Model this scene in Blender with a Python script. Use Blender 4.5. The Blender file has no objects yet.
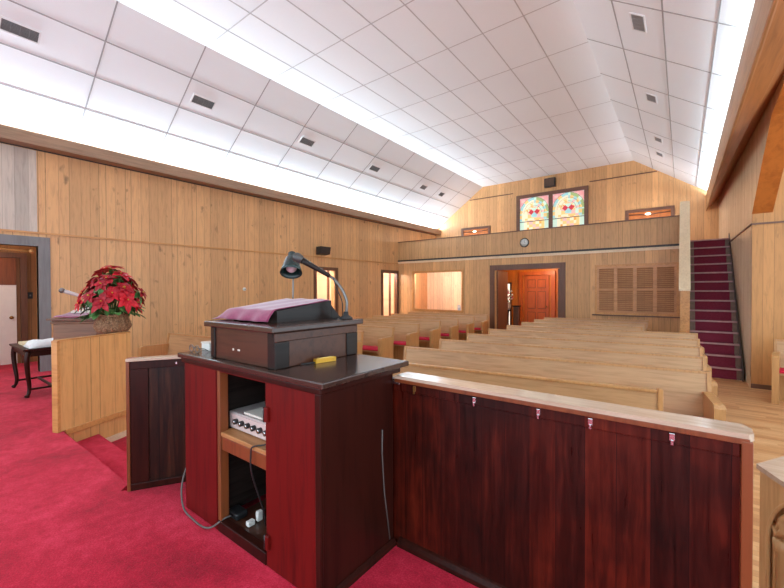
import bpy, bmesh, math, random
from mathutils import Vector, Matrix
random.seed(7)
S = bpy.context.scene
C = S.collection
PI = math.pi

# ------------------------------------------------------------------ helpers
class MB:
    """collects shapes into one mesh"""
    def __init__(self): self.v = []; self.f = []; self.sm = []
    def add(self, vs, fs, smooth=False):
        o = len(self.v); self.v += [Vector(p) for p in vs]
        for f in fs: self.f.append([i + o for i in f]); self.sm.append(smooth)
        return self
    def hexa(self, p):                       # 8 points: bottom 4 ccw, top 4 ccw
        return self.add(p, [(3,2,1,0),(4,5,6,7),(0,1,5,4),(1,2,6,5),(2,3,7,6),(3,0,4,7)])
    def box(self, x0, x1, y0, y1, z0, z1):
        return self.hexa([(x0,y0,z0),(x1,y0,z0),(x1,y1,z0),(x0,y1,z0),(x0,y0,z1),(x1,y0,z1),(x1,y1,z1),(x0,y1,z1)])
    def bbox(self, x0, x1, y0, y1, z0, z1, b=.004):   # bevelled box
        bm = bmesh.new(); bmesh.ops.create_cube(bm, size=1)
        for v in bm.verts: v.co = Vector(((x0+x1)/2+v.co.x*(x1-x0), (y0+y1)/2+v.co.y*(y1-y0), (z0+z1)/2+v.co.z*(z1-z0)))
        b = min(b, .45*min(x1-x0, y1-y0, z1-z0))
        bmesh.ops.bevel(bm, geom=bm.edges[:], offset=b, segments=2, affect='EDGES', profile=.5)
        bm.verts.index_update()
        self.add([v.co.copy() for v in bm.verts], [[v.index for v in f.verts] for f in bm.faces]); bm.free(); return self
    def prism(self, pts, a, b, axis='y', M=None):     # polygon pts (2D) swept from a to b along axis
        n = len(pts)
        def P(p, t):
            if axis == 'y': q = (p[0], t, p[1])
            elif axis == 'x': q = (t, p[0], p[1])
            else: q = (p[0], p[1], t)
            return M @ Vector(q) if M else Vector(q)
        vs = [P(p, a) for p in pts] + [P(p, b) for p in pts]
        fs = [list(range(n))[::-1], [n+i for i in range(n)]] + [[i,(i+1)%n,n+(i+1)%n,n+i] for i in range(n)]
        return self.add(vs, fs)
    def tube(self, path, r, seg=10, caps=True):
        path = [Vector(p) for p in path]; n = len(path)
        rs = r if isinstance(r, (list, tuple)) else [r]*n
        vs = []; up = None
        for i, p in enumerate(path):
            t = (path[min(i+1,n-1)] - path[max(i-1,0)]).normalized()
            if up is None:
                up = Vector((0,0,1)) if abs(t.z) < .9 else Vector((1,0,0))
            a = t.cross(up).normalized(); up = a.cross(t).normalized()
            for k in range(seg):
                w = 2*PI*k/seg; vs.append(p + (a*math.cos(w) + up*math.sin(w))*rs[i])
        fs = [[i*seg+k, i*seg+(k+1)%seg, (i+1)*seg+(k+1)%seg, (i+1)*seg+k] for i in range(n-1) for k in range(seg)]
        if caps: fs += [list(range(seg))[::-1], [(n-1)*seg+k for k in range(seg)]]
        return self.add(vs, fs, True)
    def lathe(self, prof, seg=24, M=None, caps=True):  # prof: (r, z)
        vs = []
        for r, z in prof:
            for k in range(seg):
                w = 2*PI*k/seg; q = Vector((r*math.cos(w), r*math.sin(w), z)); vs.append(M @ q if M else q)
        n = len(prof)
        fs = [[i*seg+k, i*seg+(k+1)%seg, (i+1)*seg+(k+1)%seg, (i+1)*seg+k] for i in range(n-1) for k in range(seg)]
        if caps: fs += [list(range(seg))[::-1], [(n-1)*seg+k for k in range(seg)]]
        return self.add(vs, fs, True)
    def ball(self, c, r, seg=14, rings=8, sc=(1,1,1)):
        c = Vector(c); prof = [(max(r*math.sin(PI*i/rings), 1e-4), -r*math.cos(PI*i/rings)) for i in range(rings+1)]
        M = Matrix.Translation(c) @ Matrix.Diagonal((sc[0], sc[1], sc[2], 1))
        return self.lathe(prof, seg, M)
    def build(self, name, mat, parent=None, world=True):
        vs = self.v
        if parent is not None and world:
            pm = Matrix.Identity(4); o = parent; ch = []
            while o: ch.append(o); o = o.parent
            for o in reversed(ch): pm = pm @ (Matrix.Translation(o.location) @ o.rotation_euler.to_matrix().to_4x4())
            inv = pm.inverted(); vs = [inv @ v for v in vs]
        me = bpy.data.meshes.new(name); me.from_pydata([tuple(v) for v in vs], [], self.f)
        me.polygons.foreach_set('use_smooth', self.sm); me.update()
        me.materials.append(mat)
        o = bpy.data.objects.new(name, me); C.objects.link(o)
        if parent is not None: o.parent = parent
        return o

def tag(o, label=None, cat=None, group=None, kind=None):
    if label: o['label'] = label
    if cat: o['category'] = cat
    if group: o['group'] = group
    if kind: o['kind'] = kind
    return o
def thing(name, label, cat, loc=(0,0,0), rz=0, group=None):
    o = bpy.data.objects.new(name, None); C.objects.link(o); o.empty_display_size = .1
    o.location = loc; o.rotation_euler = (0,0,rz)
    return tag(o, label, cat, group)
def struct(name, mb, mat, parent=None):
    o = mb.build(name, mat, parent)
    if parent is None: o['kind'] = 'structure'
    return o
def dup(root, loc, label):
    r = root.copy(); C.objects.link(r); r.location = loc; r['label'] = label
    for ch in root.children:
        c = ch.copy(); C.objects.link(c); c.parent = r
        for g in ch.children:
            d = g.copy(); C.objects.link(d); d.parent = c
    return r

# ------------------------------------------------------------------ materials
def lin(r, g, b):
    f = lambda c: (c/255/12.92) if c/255 <= .04045 else ((c/255+.055)/1.055)**2.4
    return (f(r), f(g), f(b), 1)
class NT:
    def __init__(self, name):
        self.m = bpy.data.materials.new(name); self.m.use_nodes = True
        self.t = self.m.node_tree; self.b = self.t.nodes['Principled BSDF']
    def n(self, typ, **kw):
        x = self.t.nodes.new(typ)
        for k, v in kw.items():
            if k in x.bl_rna.properties: setattr(x, k, v)
        return x
    def l(self, a, b): self.t.links.new(a, b)
    def math(self, op, a, b=None, clamp=False):
        x = self.n('ShaderNodeMath', operation=op); x.use_clamp = clamp
        for i, q in enumerate((a, b)):
            if q is None: continue
            if isinstance(q, (int, float)): x.inputs[i].default_value = q
            else: self.l(q, x.inputs[i])
        return x.outputs[0]
    def mix(self, fac, a, b, mode='MIX'):
        x = self.n('ShaderNodeMix', data_type='RGBA', blend_type=mode)
        for s, q in ((0, fac), (6, a), (7, b)):
            if isinstance(q, (int, float)): x.inputs[s].default_value = q
            elif isinstance(q, tuple): x.inputs[s].default_value = q
            else: self.l(q, x.inputs[s])
        return x.outputs[2]
    def coord(self):
        x = self.n('ShaderNodeTexCoord'); s = self.n('ShaderNodeSeparateXYZ'); self.l(x.outputs['Object'], s.inputs[0]); return x.outputs['Object'], s.outputs
    def vec(self, x, y, z):
        c = self.n('ShaderNodeCombineXYZ')
        for i, q in enumerate((x, y, z)):
            if isinstance(q, (int, float)): c.inputs[i].default_value = q
            else: self.l(q, c.inputs[i])
        return c.outputs[0]
    def noise(self, v, scale, detail=4, rough=.55, dist=0):
        x = self.n('ShaderNodeTexNoise'); x.inputs['Scale'].default_value = scale; x.inputs['Detail'].default_value = detail
        x.inputs['Roughness'].default_value = rough; x.inputs['Distortion'].default_value = dist
        if v is not None: self.l(v, x.inputs['Vector'])
        return x.outputs['Fac']
    def ramp(self, fac, stops, interp='LINEAR'):
        x = self.n('ShaderNodeValToRGB'); cr = x.color_ramp; cr.interpolation = interp
        while len(cr.elements) < len(stops): cr.elements.new(.5)
        for e, (p, c) in zip(cr.elements, stops):
            e.position = p; e.color = c if isinstance(c, tuple) else (c, c, c, 1)
        if fac is not None: self.l(fac, x.inputs[0])
        return x.outputs[0]
    def bump(self, h, strength=.2, dist=.01):
        x = self.n('ShaderNodeBump'); x.inputs['Strength'].default_value = strength; x.inputs['Distance'].default_value = dist
        self.l(h, x.inputs['Height']); self.l(x.outputs[0], self.b.inputs['Normal'])
    def done(self, col, rough=.5, spec=None, metal=None):
        if isinstance(col, tuple): self.b.inputs['Base Color'].default_value = col
        else: self.l(col, self.b.inputs['Base Color'])
        if isinstance(rough, (int, float)): self.b.inputs['Roughness'].default_value = rough
        else: self.l(rough, self.b.inputs['Roughness'])
        if spec is not None: self.b.inputs['Specular IOR Level'].default_value = spec
        if metal is not None: self.b.inputs['Metallic'].default_value = metal
        return self.m
def sc4(c, k): return (c[0]*k, c[1]*k, c[2]*k, 1)

def panelling(name, base, axis='y', seed=0, knots=.5, contrast=1., groove=.52, rough=.42):
    """vertical V-groove plywood panelling in 4 ft sheets, planks of random width"""
    t = NT(name); _, xyz = t.coord()
    u = xyz[0] if axis == 'x' else xyz[1]; z = xyz[2]
    fr = t.math('FRACT', t.math('ADD', t.math('DIVIDE', u, 1.219), .137*seed + 20))
    rnd = random.Random(seed+3)
    cuts = [0, .085, .20, .335, .41, .545, .66, .79, .895]
    st = []
    for c in cuts:
        st.append((c, groove)); st.append((c+.0055, 1 - .20*contrast*rnd.random()))
    plank = t.ramp(fr, st, 'CONSTANT')
    pid = t.math('MULTIPLY', plank, 31.7)
    v = t.vec(t.math('ADD', t.math('MULTIPLY', u, 9), pid), 0, t.math('MULTIPLY', z, .9))
    g = t.noise(v, 3.2, 5, .6, .6)
    sheet = t.math('FLOOR', t.math('ADD', t.math('DIVIDE', u, 1.219), .137*seed + 20))
    wn = t.n('ShaderNodeTexWhiteNoise', noise_dimensions='1D'); t.l(sheet, wn.inputs['W'])
    sh = t.math('ADD', t.math('MULTIPLY', wn.outputs[0], .06), .97)
    grain = t.ramp(g, [(.3, .80), (.5, 1.0), (.72, 1.07)])
    vk = t.vec(t.math('ADD', t.math('MULTIPLY', u, 3.0), pid), 0, t.math('MULTIPLY', z, 1.7))
    k = t.noise(vk, 2.1, 3, .5, .35)
    kn = t.ramp(k, [(.635, 1.), (.69, 1-.36*knots), (.75, 1-.66*knots)])
    col = t.mix(1, base, plank, 'MULTIPLY'); col = t.mix(1, col, grain, 'MULTIPLY'); col = t.mix(1, col, kn, 'MULTIPLY')
    sv = t.n('ShaderNodeCombineColor')
    for i in range(3): t.l(sh, sv.inputs[i])
    col = t.mix(1, col, sv.outputs[0], 'MULTIPLY')
    return t.done(col, rough, .35)

def wood(name, base, dark, axis='x', scale=1., rough=.35, bump=0, spec=.5, streak=14):
    t = NT(name); _, s = t.coord()
    a = [t.math('MULTIPLY', s[i], (1.1 if 'xyz'[i] == axis else streak)*scale) for i in range(3)]
    g = t.noise(t.vec(*a), 2.4, 6, .62, .5)
    b = [t.math('MULTIPLY', s[i], (.5 if 'xyz'[i] == axis else 3)*scale) for i in range(3)]
    g2 = t.noise(t.vec(*b), 1.7, 3, .5, .2)
    f = t.math('ADD', t.math('MULTIPLY', g, .65), t.math('MULTIPLY', g2, .35))
    col = t.ramp(f, [(.33, dark), (.52, base), (.7, sc4(base, 1.12))])
    if bump: t.bump(g, bump, .002)
    return t.done(col, rough, spec)

def plain(name, col, rough=.5, spec=.5, metal=0, var=.08, scale=12):
    t = NT(name); o, _ = t.coord(); g = t.noise(o, scale, 4)
    c = t.ramp(g, [(.3, sc4(col, 1-var)), (.7, sc4(col, 1+var))])
    return t.done(c, rough, spec, metal)

W = {}
BASE = lin(218, 166, 114)
W['wall_y'] = panelling('oak_panelling_side', BASE, 'y', 1, .8)
W['wall_x'] = panelling('oak_panelling_cross', lin(218, 167, 114), 'x', 2, .45)
W['wall_x2'] = panelling('oak_panelling_gallery', lin(204, 158, 110), 'x', 3, .3, .8)
W['wall_pale'] = panelling('pale_bleached_panelling', lin(202, 186, 170), 'y', 5, .2, 1.3, .6)
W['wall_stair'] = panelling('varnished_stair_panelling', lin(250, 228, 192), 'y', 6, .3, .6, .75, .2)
W['wall_tr'] = panelling('warm_transept_panelling', lin(205, 145, 86), 'x', 7, .5, 1., .5)
W['rail_face'] = panelling('honey_rail_panelling', lin(222, 166, 104), 'x', 8, .5, .5, .62, .3)
W['room_pale'] = panelling('bright_room_panelling', lin(240, 216, 182), 'x', 9, .4)
W['room_pale_y'] = panelling('bright_side_room_panelling', lin(240, 214, 188), 'y', 9, .2, .5)
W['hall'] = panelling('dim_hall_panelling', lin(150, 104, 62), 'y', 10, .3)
W['vest'] = panelling('orange_vestibule_panelling', lin(205, 116, 48), 'x', 11, .2, .4, .75)
W['oak'] = wood('pew_oak', lin(188, 146, 102), lin(164, 122, 80), 'x', 1, .35, 0, .35)
W['oak_end'] = wood('pew_end_oak', lin(188, 138, 86), lin(164, 114, 66), 'z', 1, .35, 0, .35)
W['oak_rail'] = wood('pale_rail_cap_oak', lin(196, 172, 150), lin(172, 146, 122), 'x', 1, .14, 0, .7)
W['oak_light'] = wood('light_carved_oak', lin(212, 168, 116), lin(192, 146, 94), 'z', 1, .35, 0, .35)
W['oak_edge'] = wood('reddish_oak_edge', lin(124, 64, 34), lin(94, 44, 22), 'z', 1, .3)
W['honey'] = wood('honey_oak_trim', lin(200, 142, 82), lin(170, 112, 58), 'y', 1, .35)
W['cornice'] = wood('cornice_board', lin(178, 132, 88), lin(150, 106, 66), 'y', .8, .5)
W['cornice_dark'] = wood('dark_cornice_board', lin(146, 112, 86), lin(120, 90, 66), 'y', .8, .55)
W['soffit'] = wood('orange_soffit_board', lin(160, 98, 52), lin(130, 74, 36), 'y', .7, .4)
W['arch'] = wood('orange_arch_board', lin(190, 110, 46), lin(158, 84, 32), 'z', .6, .4, streak=7)
W['walnut'] = wood('walnut_lectern', lin(128, 86, 56), lin(100, 64, 40), 'x', 1, .35)
W['brown'] = wood('dark_brown_trim', lin(104, 66, 46), lin(80, 48, 34), 'z', 1, .4)
W['brown_x'] = wood('dark_brown_trim_cross', lin(108, 72, 52), lin(84, 54, 40), 'x', 1, .4)
W['slat_dark'] = plain('dark_gallery_strip', lin(52, 42, 38), .5)
W['grey_trim'] = wood('grey_painted_trim', lin(120, 114, 112), lin(102, 96, 94), 'z', 1, .45)
W['shutter'] = wood('shutter_wood', lin(196, 140, 90), lin(172, 116, 70), 'x', 1, .4)
W['slats'] = wood('shutter_slats', lin(170, 116, 72), lin(140, 92, 54), 'x', 1, .45)
W['pale_board'] = wood('pale_newel_board', lin(228, 204, 168), lin(214, 188, 150), 'y', 1, .4)
W['door_or'] = wood('orange_door_wood', lin(190, 90, 34), lin(164, 72, 26), 'z', 1, .35)
W['white_door'] = plain('white_door_paint', lin(228, 218, 208), .4, var=.03)
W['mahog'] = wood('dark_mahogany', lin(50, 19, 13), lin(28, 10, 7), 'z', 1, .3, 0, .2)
W['mahog_x'] = wood('dark_mahogany_cross', lin(64, 42, 34), lin(38, 22, 17), 'x', 1, .2, 0, .5)
W['mahog_red'] = wood('red_mahogany', lin(100, 17, 13), lin(70, 10, 8), 'z', 1, .36, 0, .25)
W['lect'] = wood('worn_lectern_wood', lin(76, 44, 31), lin(44, 22, 16), 'x', 1, .3, 0, .35)
W['ply'] = wood('plywood_shelf', lin(176, 122, 72), lin(146, 94, 50), 'x', 1, .5)
W['jamb'] = wood('raw_jamb_wood', lin(128, 66, 28), lin(96, 46, 18), 'z', 1, .5)
W['black'] = plain('black_plastic', (.012, .012, .013, 1), .4)
W['blackwood'] = wood('black_stained_wood', lin(40, 32, 29), lin(24, 18, 16), 'y', 1, .25, 0, .18)
W['metal'] = plain('chrome', (.6, .6, .6, 1), .22, metal=1)
W['steel'] = plain('grey_steel_flex', lin(120, 116, 112), .35, metal=.8)
W['silver'] = plain('silver_amplifier_face', lin(196, 184, 180), .35, metal=.3)
W['paper'] = plain('paper', lin(215, 208, 196), .7, var=.05)
W['white'] = plain('white_plastic', lin(222, 220, 214), .5, var=.03)
W['lampgreen'] = plain('dark_green_enamel', lin(30, 48, 46), .25)
W['bulb'] = plain('frosted_bulb', lin(206, 172, 176), .3)
W['yellow'] = plain('yellow_plastic', lin(206, 152, 40), .3)
W['red_cushion'] = plain('red_upholstery', lin(186, 34, 58), .85, .2, var=.12, scale=40)
W['stairwood'] = plain('scuffed_stair_tread', lin(128, 100, 84), .5, var=.2, scale=20)
W['stairdark'] = plain('dark_stair_skirt', lin(74, 60, 54), .5, var=.2)
W['vent'] = plain('white_vent_frame', lin(226, 226, 226), .5, var=.02)
W['ventgrey'] = plain('grey_vent_slats', lin(150, 152, 154), .5, var=.05)
W['ventdark'] = plain('dark_vent_slats', lin(120, 122, 122), .5, var=.05)
W['ventback'] = plain('dark_vent_backing', lin(52, 54, 54), .6)
W['rubber'] = plain('black_cable', (.015, .015, .015, 1), .5)
W['cable_grey'] = plain('grey_cable', lin(90, 84, 80), .5)
W['brass'] = plain('aged_brass', lin(150, 110, 60), .35, metal=.8)
W['blue_card'] = plain('pale_blue_card', lin(176, 190, 200), .6)

def m_purple():
    t = NT('purple_velvet'); o, _ = t.coord(); g = t.noise(o, 60, 3)
    t.bump(g, .15, .003); t.b.inputs['Sheen Weight'].default_value = .5
    return t.done(t.ramp(g, [(.3, lin(126, 40, 74)), (.7, lin(146, 54, 90))]), .7, .2)
W['purple'] = m_purple()
def m_carpet():
    t = NT('red_carpet'); o, _ = t.coord()
    g = t.noise(o, 110, 3, .75); g2 = t.noise(o, 1.4, 4, .6, .5); g3 = t.noise(o, 16, 3, .6)
    f = t.math('ADD', t.math('ADD', t.math('MULTIPLY', g, .35), t.math('MULTIPLY', g2, .45)), t.math('MULTIPLY', g3, .2))
    col = t.ramp(f, [(.38, lin(140, 8, 32)), (.5, lin(186, 20, 50)), (.62, lin(216, 52, 80))])
    t.bump(g, .6, .006); t.b.inputs['Sheen Weight'].default_value = .08
    return t.done(col, .95, .1)
W['carpet'] = m_carpet()
def m_maroon():
    t = NT('maroon_stair_carpet'); o, _ = t.coord(); g = t.noise(o, 120, 3, .7)
    t.bump(g, .4, .004)
    return t.done(t.ramp(g, [(.3, lin(112, 36, 54)), (.7, lin(142, 58, 76))]), .95, .1)
W['maroon'] = m_maroon()
def m_floor():
    t = NT('oak_strip_floor'); _, s = t.coord()
    row = t.math('FLOOR', t.math('DIVIDE', s[1], .057))
    wn = t.n('ShaderNodeTexWhiteNoise', noise_dimensions='1D'); t.l(row, wn.inputs['W'])
    seg = t.math('FLOOR', t.math('ADD', t.math('DIVIDE', s[0], .8), t.math('MULTIPLY', wn.outputs[0], 9)))
    w2 = t.n('ShaderNodeTexWhiteNoise', noise_dimensions='2D'); t.l(t.vec(row, seg, 0), w2.inputs['Vector'])
    g = t.noise(t.vec(t.math('MULTIPLY', s[0], 2), t.math('MULTIPLY', s[1], 40), 0), 2, 4, .6)
    f = t.math('ADD', t.math('MULTIPLY', w2.outputs[0], .6), t.math('MULTIPLY', g, .4))
    col = t.ramp(f, [(.1, lin(176, 118, 74)), (.5, lin(206, 152, 102)), (.9, lin(222, 176, 126))])
    line = t.math('GREATER_THAN', t.math('FRACT', t.math('DIVIDE', s[1], .057)), .06)
    lc = t.n('ShaderNodeCombineColor')
    lv = t.math('ADD', t.math('MULTIPLY', line, .3), .7)
    for i in range(3): t.l(lv, lc.inputs[i])
    return t.done(t.mix(1, col, lc.outputs[0], 'MULTIPLY'), .3, .5)
W['floor'] = m_floor()
def m_tile():
    t = NT('acoustic_ceiling_tile'); o, _ = t.coord(); g = t.noise(o, 140, 3, .7); g2 = t.noise(o, .5, 2)
    f = t.math('ADD', t.math('MULTIPLY', g, .5), t.math('MULTIPLY', g2, .5))
    t.bump(g, .12, .003)
    return t.done(t.ramp(f, [(.3, (.80, .835, .85, 1)), (.7, (.86, .895, .91, 1))]), .85, .2)
W['tile'] = m_tile()
W['tbar'] = plain('ceiling_grid_bar', lin(160, 160, 160), .5, var=.03)
W['tbar2'] = plain('pale_ceiling_grid_bar', lin(190, 190, 190), .5, var=.03)
def m_planks_red():
    """varnished reddish tongue and groove boards of the front rail, scratched"""
    t = NT('red_brown_rail_boards'); _, s = t.coord()
    u = t.math('DIVIDE', s[0], .104)
    row = t.math('FLOOR', u); fr = t.math('FRACT', u)
    wn = t.n('ShaderNodeTexWhiteNoise', noise_dimensions='1D'); t.l(row, wn.inputs['W'])
    g = t.noise(t.vec(t.math('MULTIPLY', s[0], 18), 0, t.math('MULTIPLY', s[2], 1.3)), 2.2, 6, .65, .5)
    g2 = t.noise(t.vec(t.math('MULTIPLY', s[0], 3), 0, t.math('MULTIPLY', s[2], 2)), 1.6, 3, .6)
    f = t.math('ADD', t.math('ADD', t.math('MULTIPLY', g, .4), t.math('MULTIPLY', g2, .45)), t.math('MULTIPLY', wn.outputs[0], .15))
    col = t.ramp(f, [(.34, lin(24, 9, 6)), (.48, lin(52, 14, 8)), (.62, lin(86, 24, 12)), (.76, lin(120, 48, 22))])
    gr = t.math('LESS_THAN', fr, .02)
    col = t.mix(gr, col, lin(24, 8, 6))
    return t.done(col, t.ramp(g, [(.3, .26), (.7, .42)]), .22)
W['rail_red'] = m_planks_red()
def m_planks_dark():
    t = NT('dark_gate_boards'); _, s = t.coord()
    fr = t.math('FRACT', t.math('DIVIDE', s[0], .18))
    g = t.noise(t.vec(t.math('MULTIPLY', s[0], 16), t.math('MULTIPLY', s[1], 16), t.math('MULTIPLY', s[2], 1.2)), 2.2, 6, .65, .4)
    col = t.ramp(g, [(.3, lin(24, 12, 9)), (.5, lin(44, 21, 14)), (.72, lin(74, 40, 26))])
    col = t.mix(t.math('LESS_THAN', fr, .03), col, lin(18, 9, 7))
    return t.done(col, .35, .25)
W['gate'] = m_planks_dark()
def m_wicker():
    t = NT('wicker'); o, s = t.coord(); g = t.noise(o, 70, 3, .6)
    return t.done(t.ramp(g, [(.3, lin(92, 62, 40)), (.5, lin(150, 108, 76)), (.7, lin(188, 150, 112))]), .6)
W['wicker'] = m_wicker()
def m_leaf(name, a, b):
    t = NT(name); o, _ = t.coord(); g = t.noise(o, 18, 2)
    t.b.inputs['Subsurface Weight'].default_value = 0
    return t.done(t.ramp(g, [(.35, a), (.65, b)]), .5, .35)
W['bract'] = m_leaf('red_bract', lin(178, 14, 30), lin(214, 36, 52))
W['bract2'] = m_leaf('deep_red_bract', lin(140, 8, 24), lin(176, 18, 36))
W['leaf'] = m_leaf('green_leaf', lin(48, 86, 38), lin(96, 138, 72))
W['pollen'] = plain('yellow_bud', lin(190, 170, 50), .6)
def m_emit(name, col, e):
    t = NT(name); t.b.inputs['Emission Color'].default_value = col; t.b.inputs['Emission Strength'].default_value = e
    return t.done(col, .4)
def m_glass():
    t = NT('clear_glass'); t.b.inputs['Transmission Weight'].default_value = 1; t.b.inputs['IOR'].default_value = 1.45
    return t.done((1, 1, 1, 1), .0)

# ------------------------------------------------------------------ the setting
ZF = -.29; XL = -8.3; YB = 11.3; YW = 14.0; YN = -4.5
FL = Vector((-6.19, 0, 5.29)); FR = Vector((-1.22, 0, 5.287))
DL = Vector((-1.87, 0, -1.325)).normalized(); DR = Vector((1.74, 0, -1.215)).normalized()
NL = Vector((.578, 0, -.816)); NR = Vector((-.5726, 0, -.82)); NF = Vector((0, 0, -1))
def lp(y, s, h=0): return FL + DL*s + NL*h + Vector((0, y, 0))
def rp(y, s, h=0): return FR + DR*s + NR*h + Vector((0, y, 0))

struct('floor', MB().box(-8.6, 4.6, -4.5, 14.2, ZF-.1, ZF), W['floor'])

# raised platform with its carpet
plat = [(-12.0, YN), (2.4, YN), (2.4, 1.15), (.2, 1.15), (.2, 1.60), (-2.46, 1.60), (-2.93, .90), (-3.0, .965), (-4.585, .965), (-4.66, .985), (-5.08, 1.98), (-8.3, 1.98), (-12.0, 1.98)]
struct('floor_platform', MB().prism(plat, ZF, 0, 'z'), W['carpet'])
stp = MB().prism([(-4.61, .966), (-3.0, .966), (-2.90, 1.0), (-2.72, 1.27), (-4.735, 1.27)], ZF, -.145, 'z')
struct('floor_step', stp, W['carpet'])
struct('floor_carpet_strip', MB().box(-5.6, -2.7, 1.271, 2.3, ZF, ZF+.012), W['carpet'])

# left wall, split round its doors
wl = MB()
def wl_box(y0, y1, z0, z1, m=None): (m or wl).box(XL-.14, XL, y0, y1, z0, z1)
TOP = 3.80
wl_box(YN, .30, ZF, TOP); wl_box(.30, 1.455, 2.035, TOP); wl_box(.30, 1.455, ZF, -.001); wl_box(1.455, 7.35, ZF, TOP)
wl_box(7.35, 8.06, 1.885, TOP); wl_box(8.06, 10.39, ZF, TOP); wl_box(10.39, 11.19, 1.90, TOP); wl_box(11.19, 14.1, ZF, TOP)
struct('wall_left', wl, W['wall_y'])
struct('trim_1', MB().box(XL, XL+.018, YN, YB, 2.235, 2.265), W['honey'])          # batten half way up
struct('trim_2', MB().box(XL, XL+.006, YN, 1.45, 2.266, 3.57), W['wall_pale'])     # bleached sheets over the door
struct('baseboard_left', MB().box(XL, XL+.015, 1.62, 7.2, ZF, ZF+.09).box(XL, XL+.015, 8.2, 10.25, ZF, ZF+.09), W['honey'])

# cove cornices
cl = MB().box(-8.3, -8.05, YN, 13.99, 3.595, 3.62).box(-8.075, -8.05, YN, 13.99, 3.62, 3.785)
struct('trim_3', cl, W['cornice_dark'])
struct('trim_4', MB().box(-8.3, -8.285, YN, 13.98, 3.578, 3.595), W['slat_dark'])
cr = MB().hexa([(.52, YN, 3.36), (.545, YN, 3.36), (.545, 13.99, 3.51), (.52, 13.99, 3.51), (.52, YN, 4.01), (.545, YN, 4.01), (.545, 13.99, 3.95), (.52, 13.99, 3.95)])
struct('trim_5', cr, W['cornice'])
cs = MB().hexa([(.522, YN, 3.345), (1.078, YN, 3.66), (1.078, YN, 3.675), (.522, YN, 3.375), (.522, 13.99, 3.51), (.80, 13.99, 3.84), (.80, 13.99, 3.86), (.522, 13.99, 3.54)])
struct('trim_6', cs, W['soffit'])

# ceiling: two slopes and a flat middle
ce = MB()
t_ = .05
def slab(a, b, n): 
    n = Vector(n)*-t_
    p = [Vector((a[0], YN, a[1])), Vector((b[0], YN, b[1])), Vector((b[0], 14.1, b[1])), Vector((a[0], 14.1, a[1]))]
    ce.hexa(p + [q + n for q in p])
e1 = FL + DL*2.62; e2 = FR + DR*2.85
slab((FL.x, FL.z), (FR.x, FR.z), NF)
slab((e1.x, e1.z), (FL.x, FL.z), NL); slab((FR.x, FR.z), (e2.x, e2.z), NR)
struct('ceiling', ce, W['tile'])
# grid bars
gb = MB(); gb2 = MB()
def bar(p, q, n, w=.009, m=None):
    d = (q-p).normalized(); s = d.cross(n).normalized()*w; h = n*.004
    (m or gb).hexa([p-s+h*0, q-s+h*0, q+s+h*0, p+s+h*0, p-s+h, q-s+h, q+s+h, p+s+h])
for s in (.61, 1.21, 1.815): bar(lp(YN, s), lp(14, s), NL)
for s in (.605, 1.245, 1.85): bar(rp(YN, s), rp(14, s), NR)
for x in (-5.56, -4.955, -4.33, -3.72, -3.10, -2.485, -1.855): bar(Vector((x, YN, 5.289)), Vector((x, 14, 5.289)), NF, .008, gb2)
for k in range(-5, 11):
    y = 1.935 + 1.222*k
    bar(lp(y, 0), lp(y, 2.5), NL); bar(rp(y-.08, 0), rp(y-.08, 2.4), NR); bar(Vector((FL.x, y+.015, 5.289)), Vector((FR.x, y+.015, 5.289)), NF, .008, gb2)
struct('trim_7', gb, W['tbar']); struct('trim_17', gb2, W['tbar2'])

# back wall: gable
bw = MB().prism([(-8.3, ZF), (.86, ZF), (.86, 3.84), (FR.x, 5.3), (FL.x, 5.3), (-8.3, 3.80)], YW, YW+.14, 'y')
struct('wall_back', bw, W['wall_x'])
struct('trim_8', MB().box(-6.75, -5.0, YW-.015, YW, 4.83, 4.86).box(-2.45, -.62, YW-.015, YW, 4.83, 4.86), W['brown_x'])

# wall under the gallery, with door, room window
wu = MB()
def wu_box(x0, x1, z0, z1): wu.box(x0, x1, YB, YB+.12, z0, z1)
wu_box(-8.3, -7.61, ZF, 2.30); wu_box(-7.61, -5.74, ZF, .62); wu_box(-7.61, -5.74, 1.895, 2.30)
wu_box(-5.74, -4.60, ZF, 2.30); wu_box(-4.60, -2.72, 1.90, 2.30); wu_box(-2.72, .0, ZF, 2.30)
struct('wall_gallery', wu, W['wall_x'])
pp = MB().box(-8.3, .0, YB-.012, YB+.10, 2.375, 3.02)
struct('wall_parapet', pp, W['wall_x2'])
struct('trim_9', MB().box(-8.3, .0, YB-.03, YB+.12, 3.02, 3.045), W['brown_x'])
struct('trim_10', MB().box(-8.3, .0, YB-.035, YB+.10, 2.325, 2.375), W['slat_dark'])
struct('trim_11', MB().box(-8.3, .0, YB-.02, YB+.0, 2.255, 2.325), W['pale_board'])
struct('floor_gallery', MB().box(-8.3, -.0, YB+.1, YW, 2.30, 2.44).box(0, .86, 11.62, YW, 2.30, 2.44), W['maroon'])

# right wall above the stairs, ending in the polygonal arch
YC = 8.4
def rwx(y): return .885 + (YC-y)*.0152
rwp = [(14.0, ZF), (YC, ZF), (YC, 2.51), (7.54, 3.12), (6.92, 3.55), (6.1, 3.70), (3.0, 3.72), (3.0, 3.76), (14.0, 3.85)]
rw = MB(); n_ = len(rwp)
rw.add([(rwx(y), y, z) for y, z in rwp] + [(rwx(y)+.24, y, z) for y, z in rwp], [list(range(n_)), [n_+i for i in range(n_)][::-1]])
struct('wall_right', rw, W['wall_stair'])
so = MB()
for (ya, za), (yb, zb) in zip(rwp[2:6], rwp[3:7]):
    so.hexa([(rwx(ya), ya, za), (rwx(yb), yb, zb), (rwx(yb)+.24, yb, zb), (rwx(ya)+.24, ya, za),
             (rwx(ya), ya+.01, za+.02), (rwx(yb), yb+.01, zb+.02), (rwx(yb)+.24, yb+.01, zb+.02), (rwx(ya)+.24, ya+.01, za+.02)])
struct('trim_12', so, W['arch'])
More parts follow.
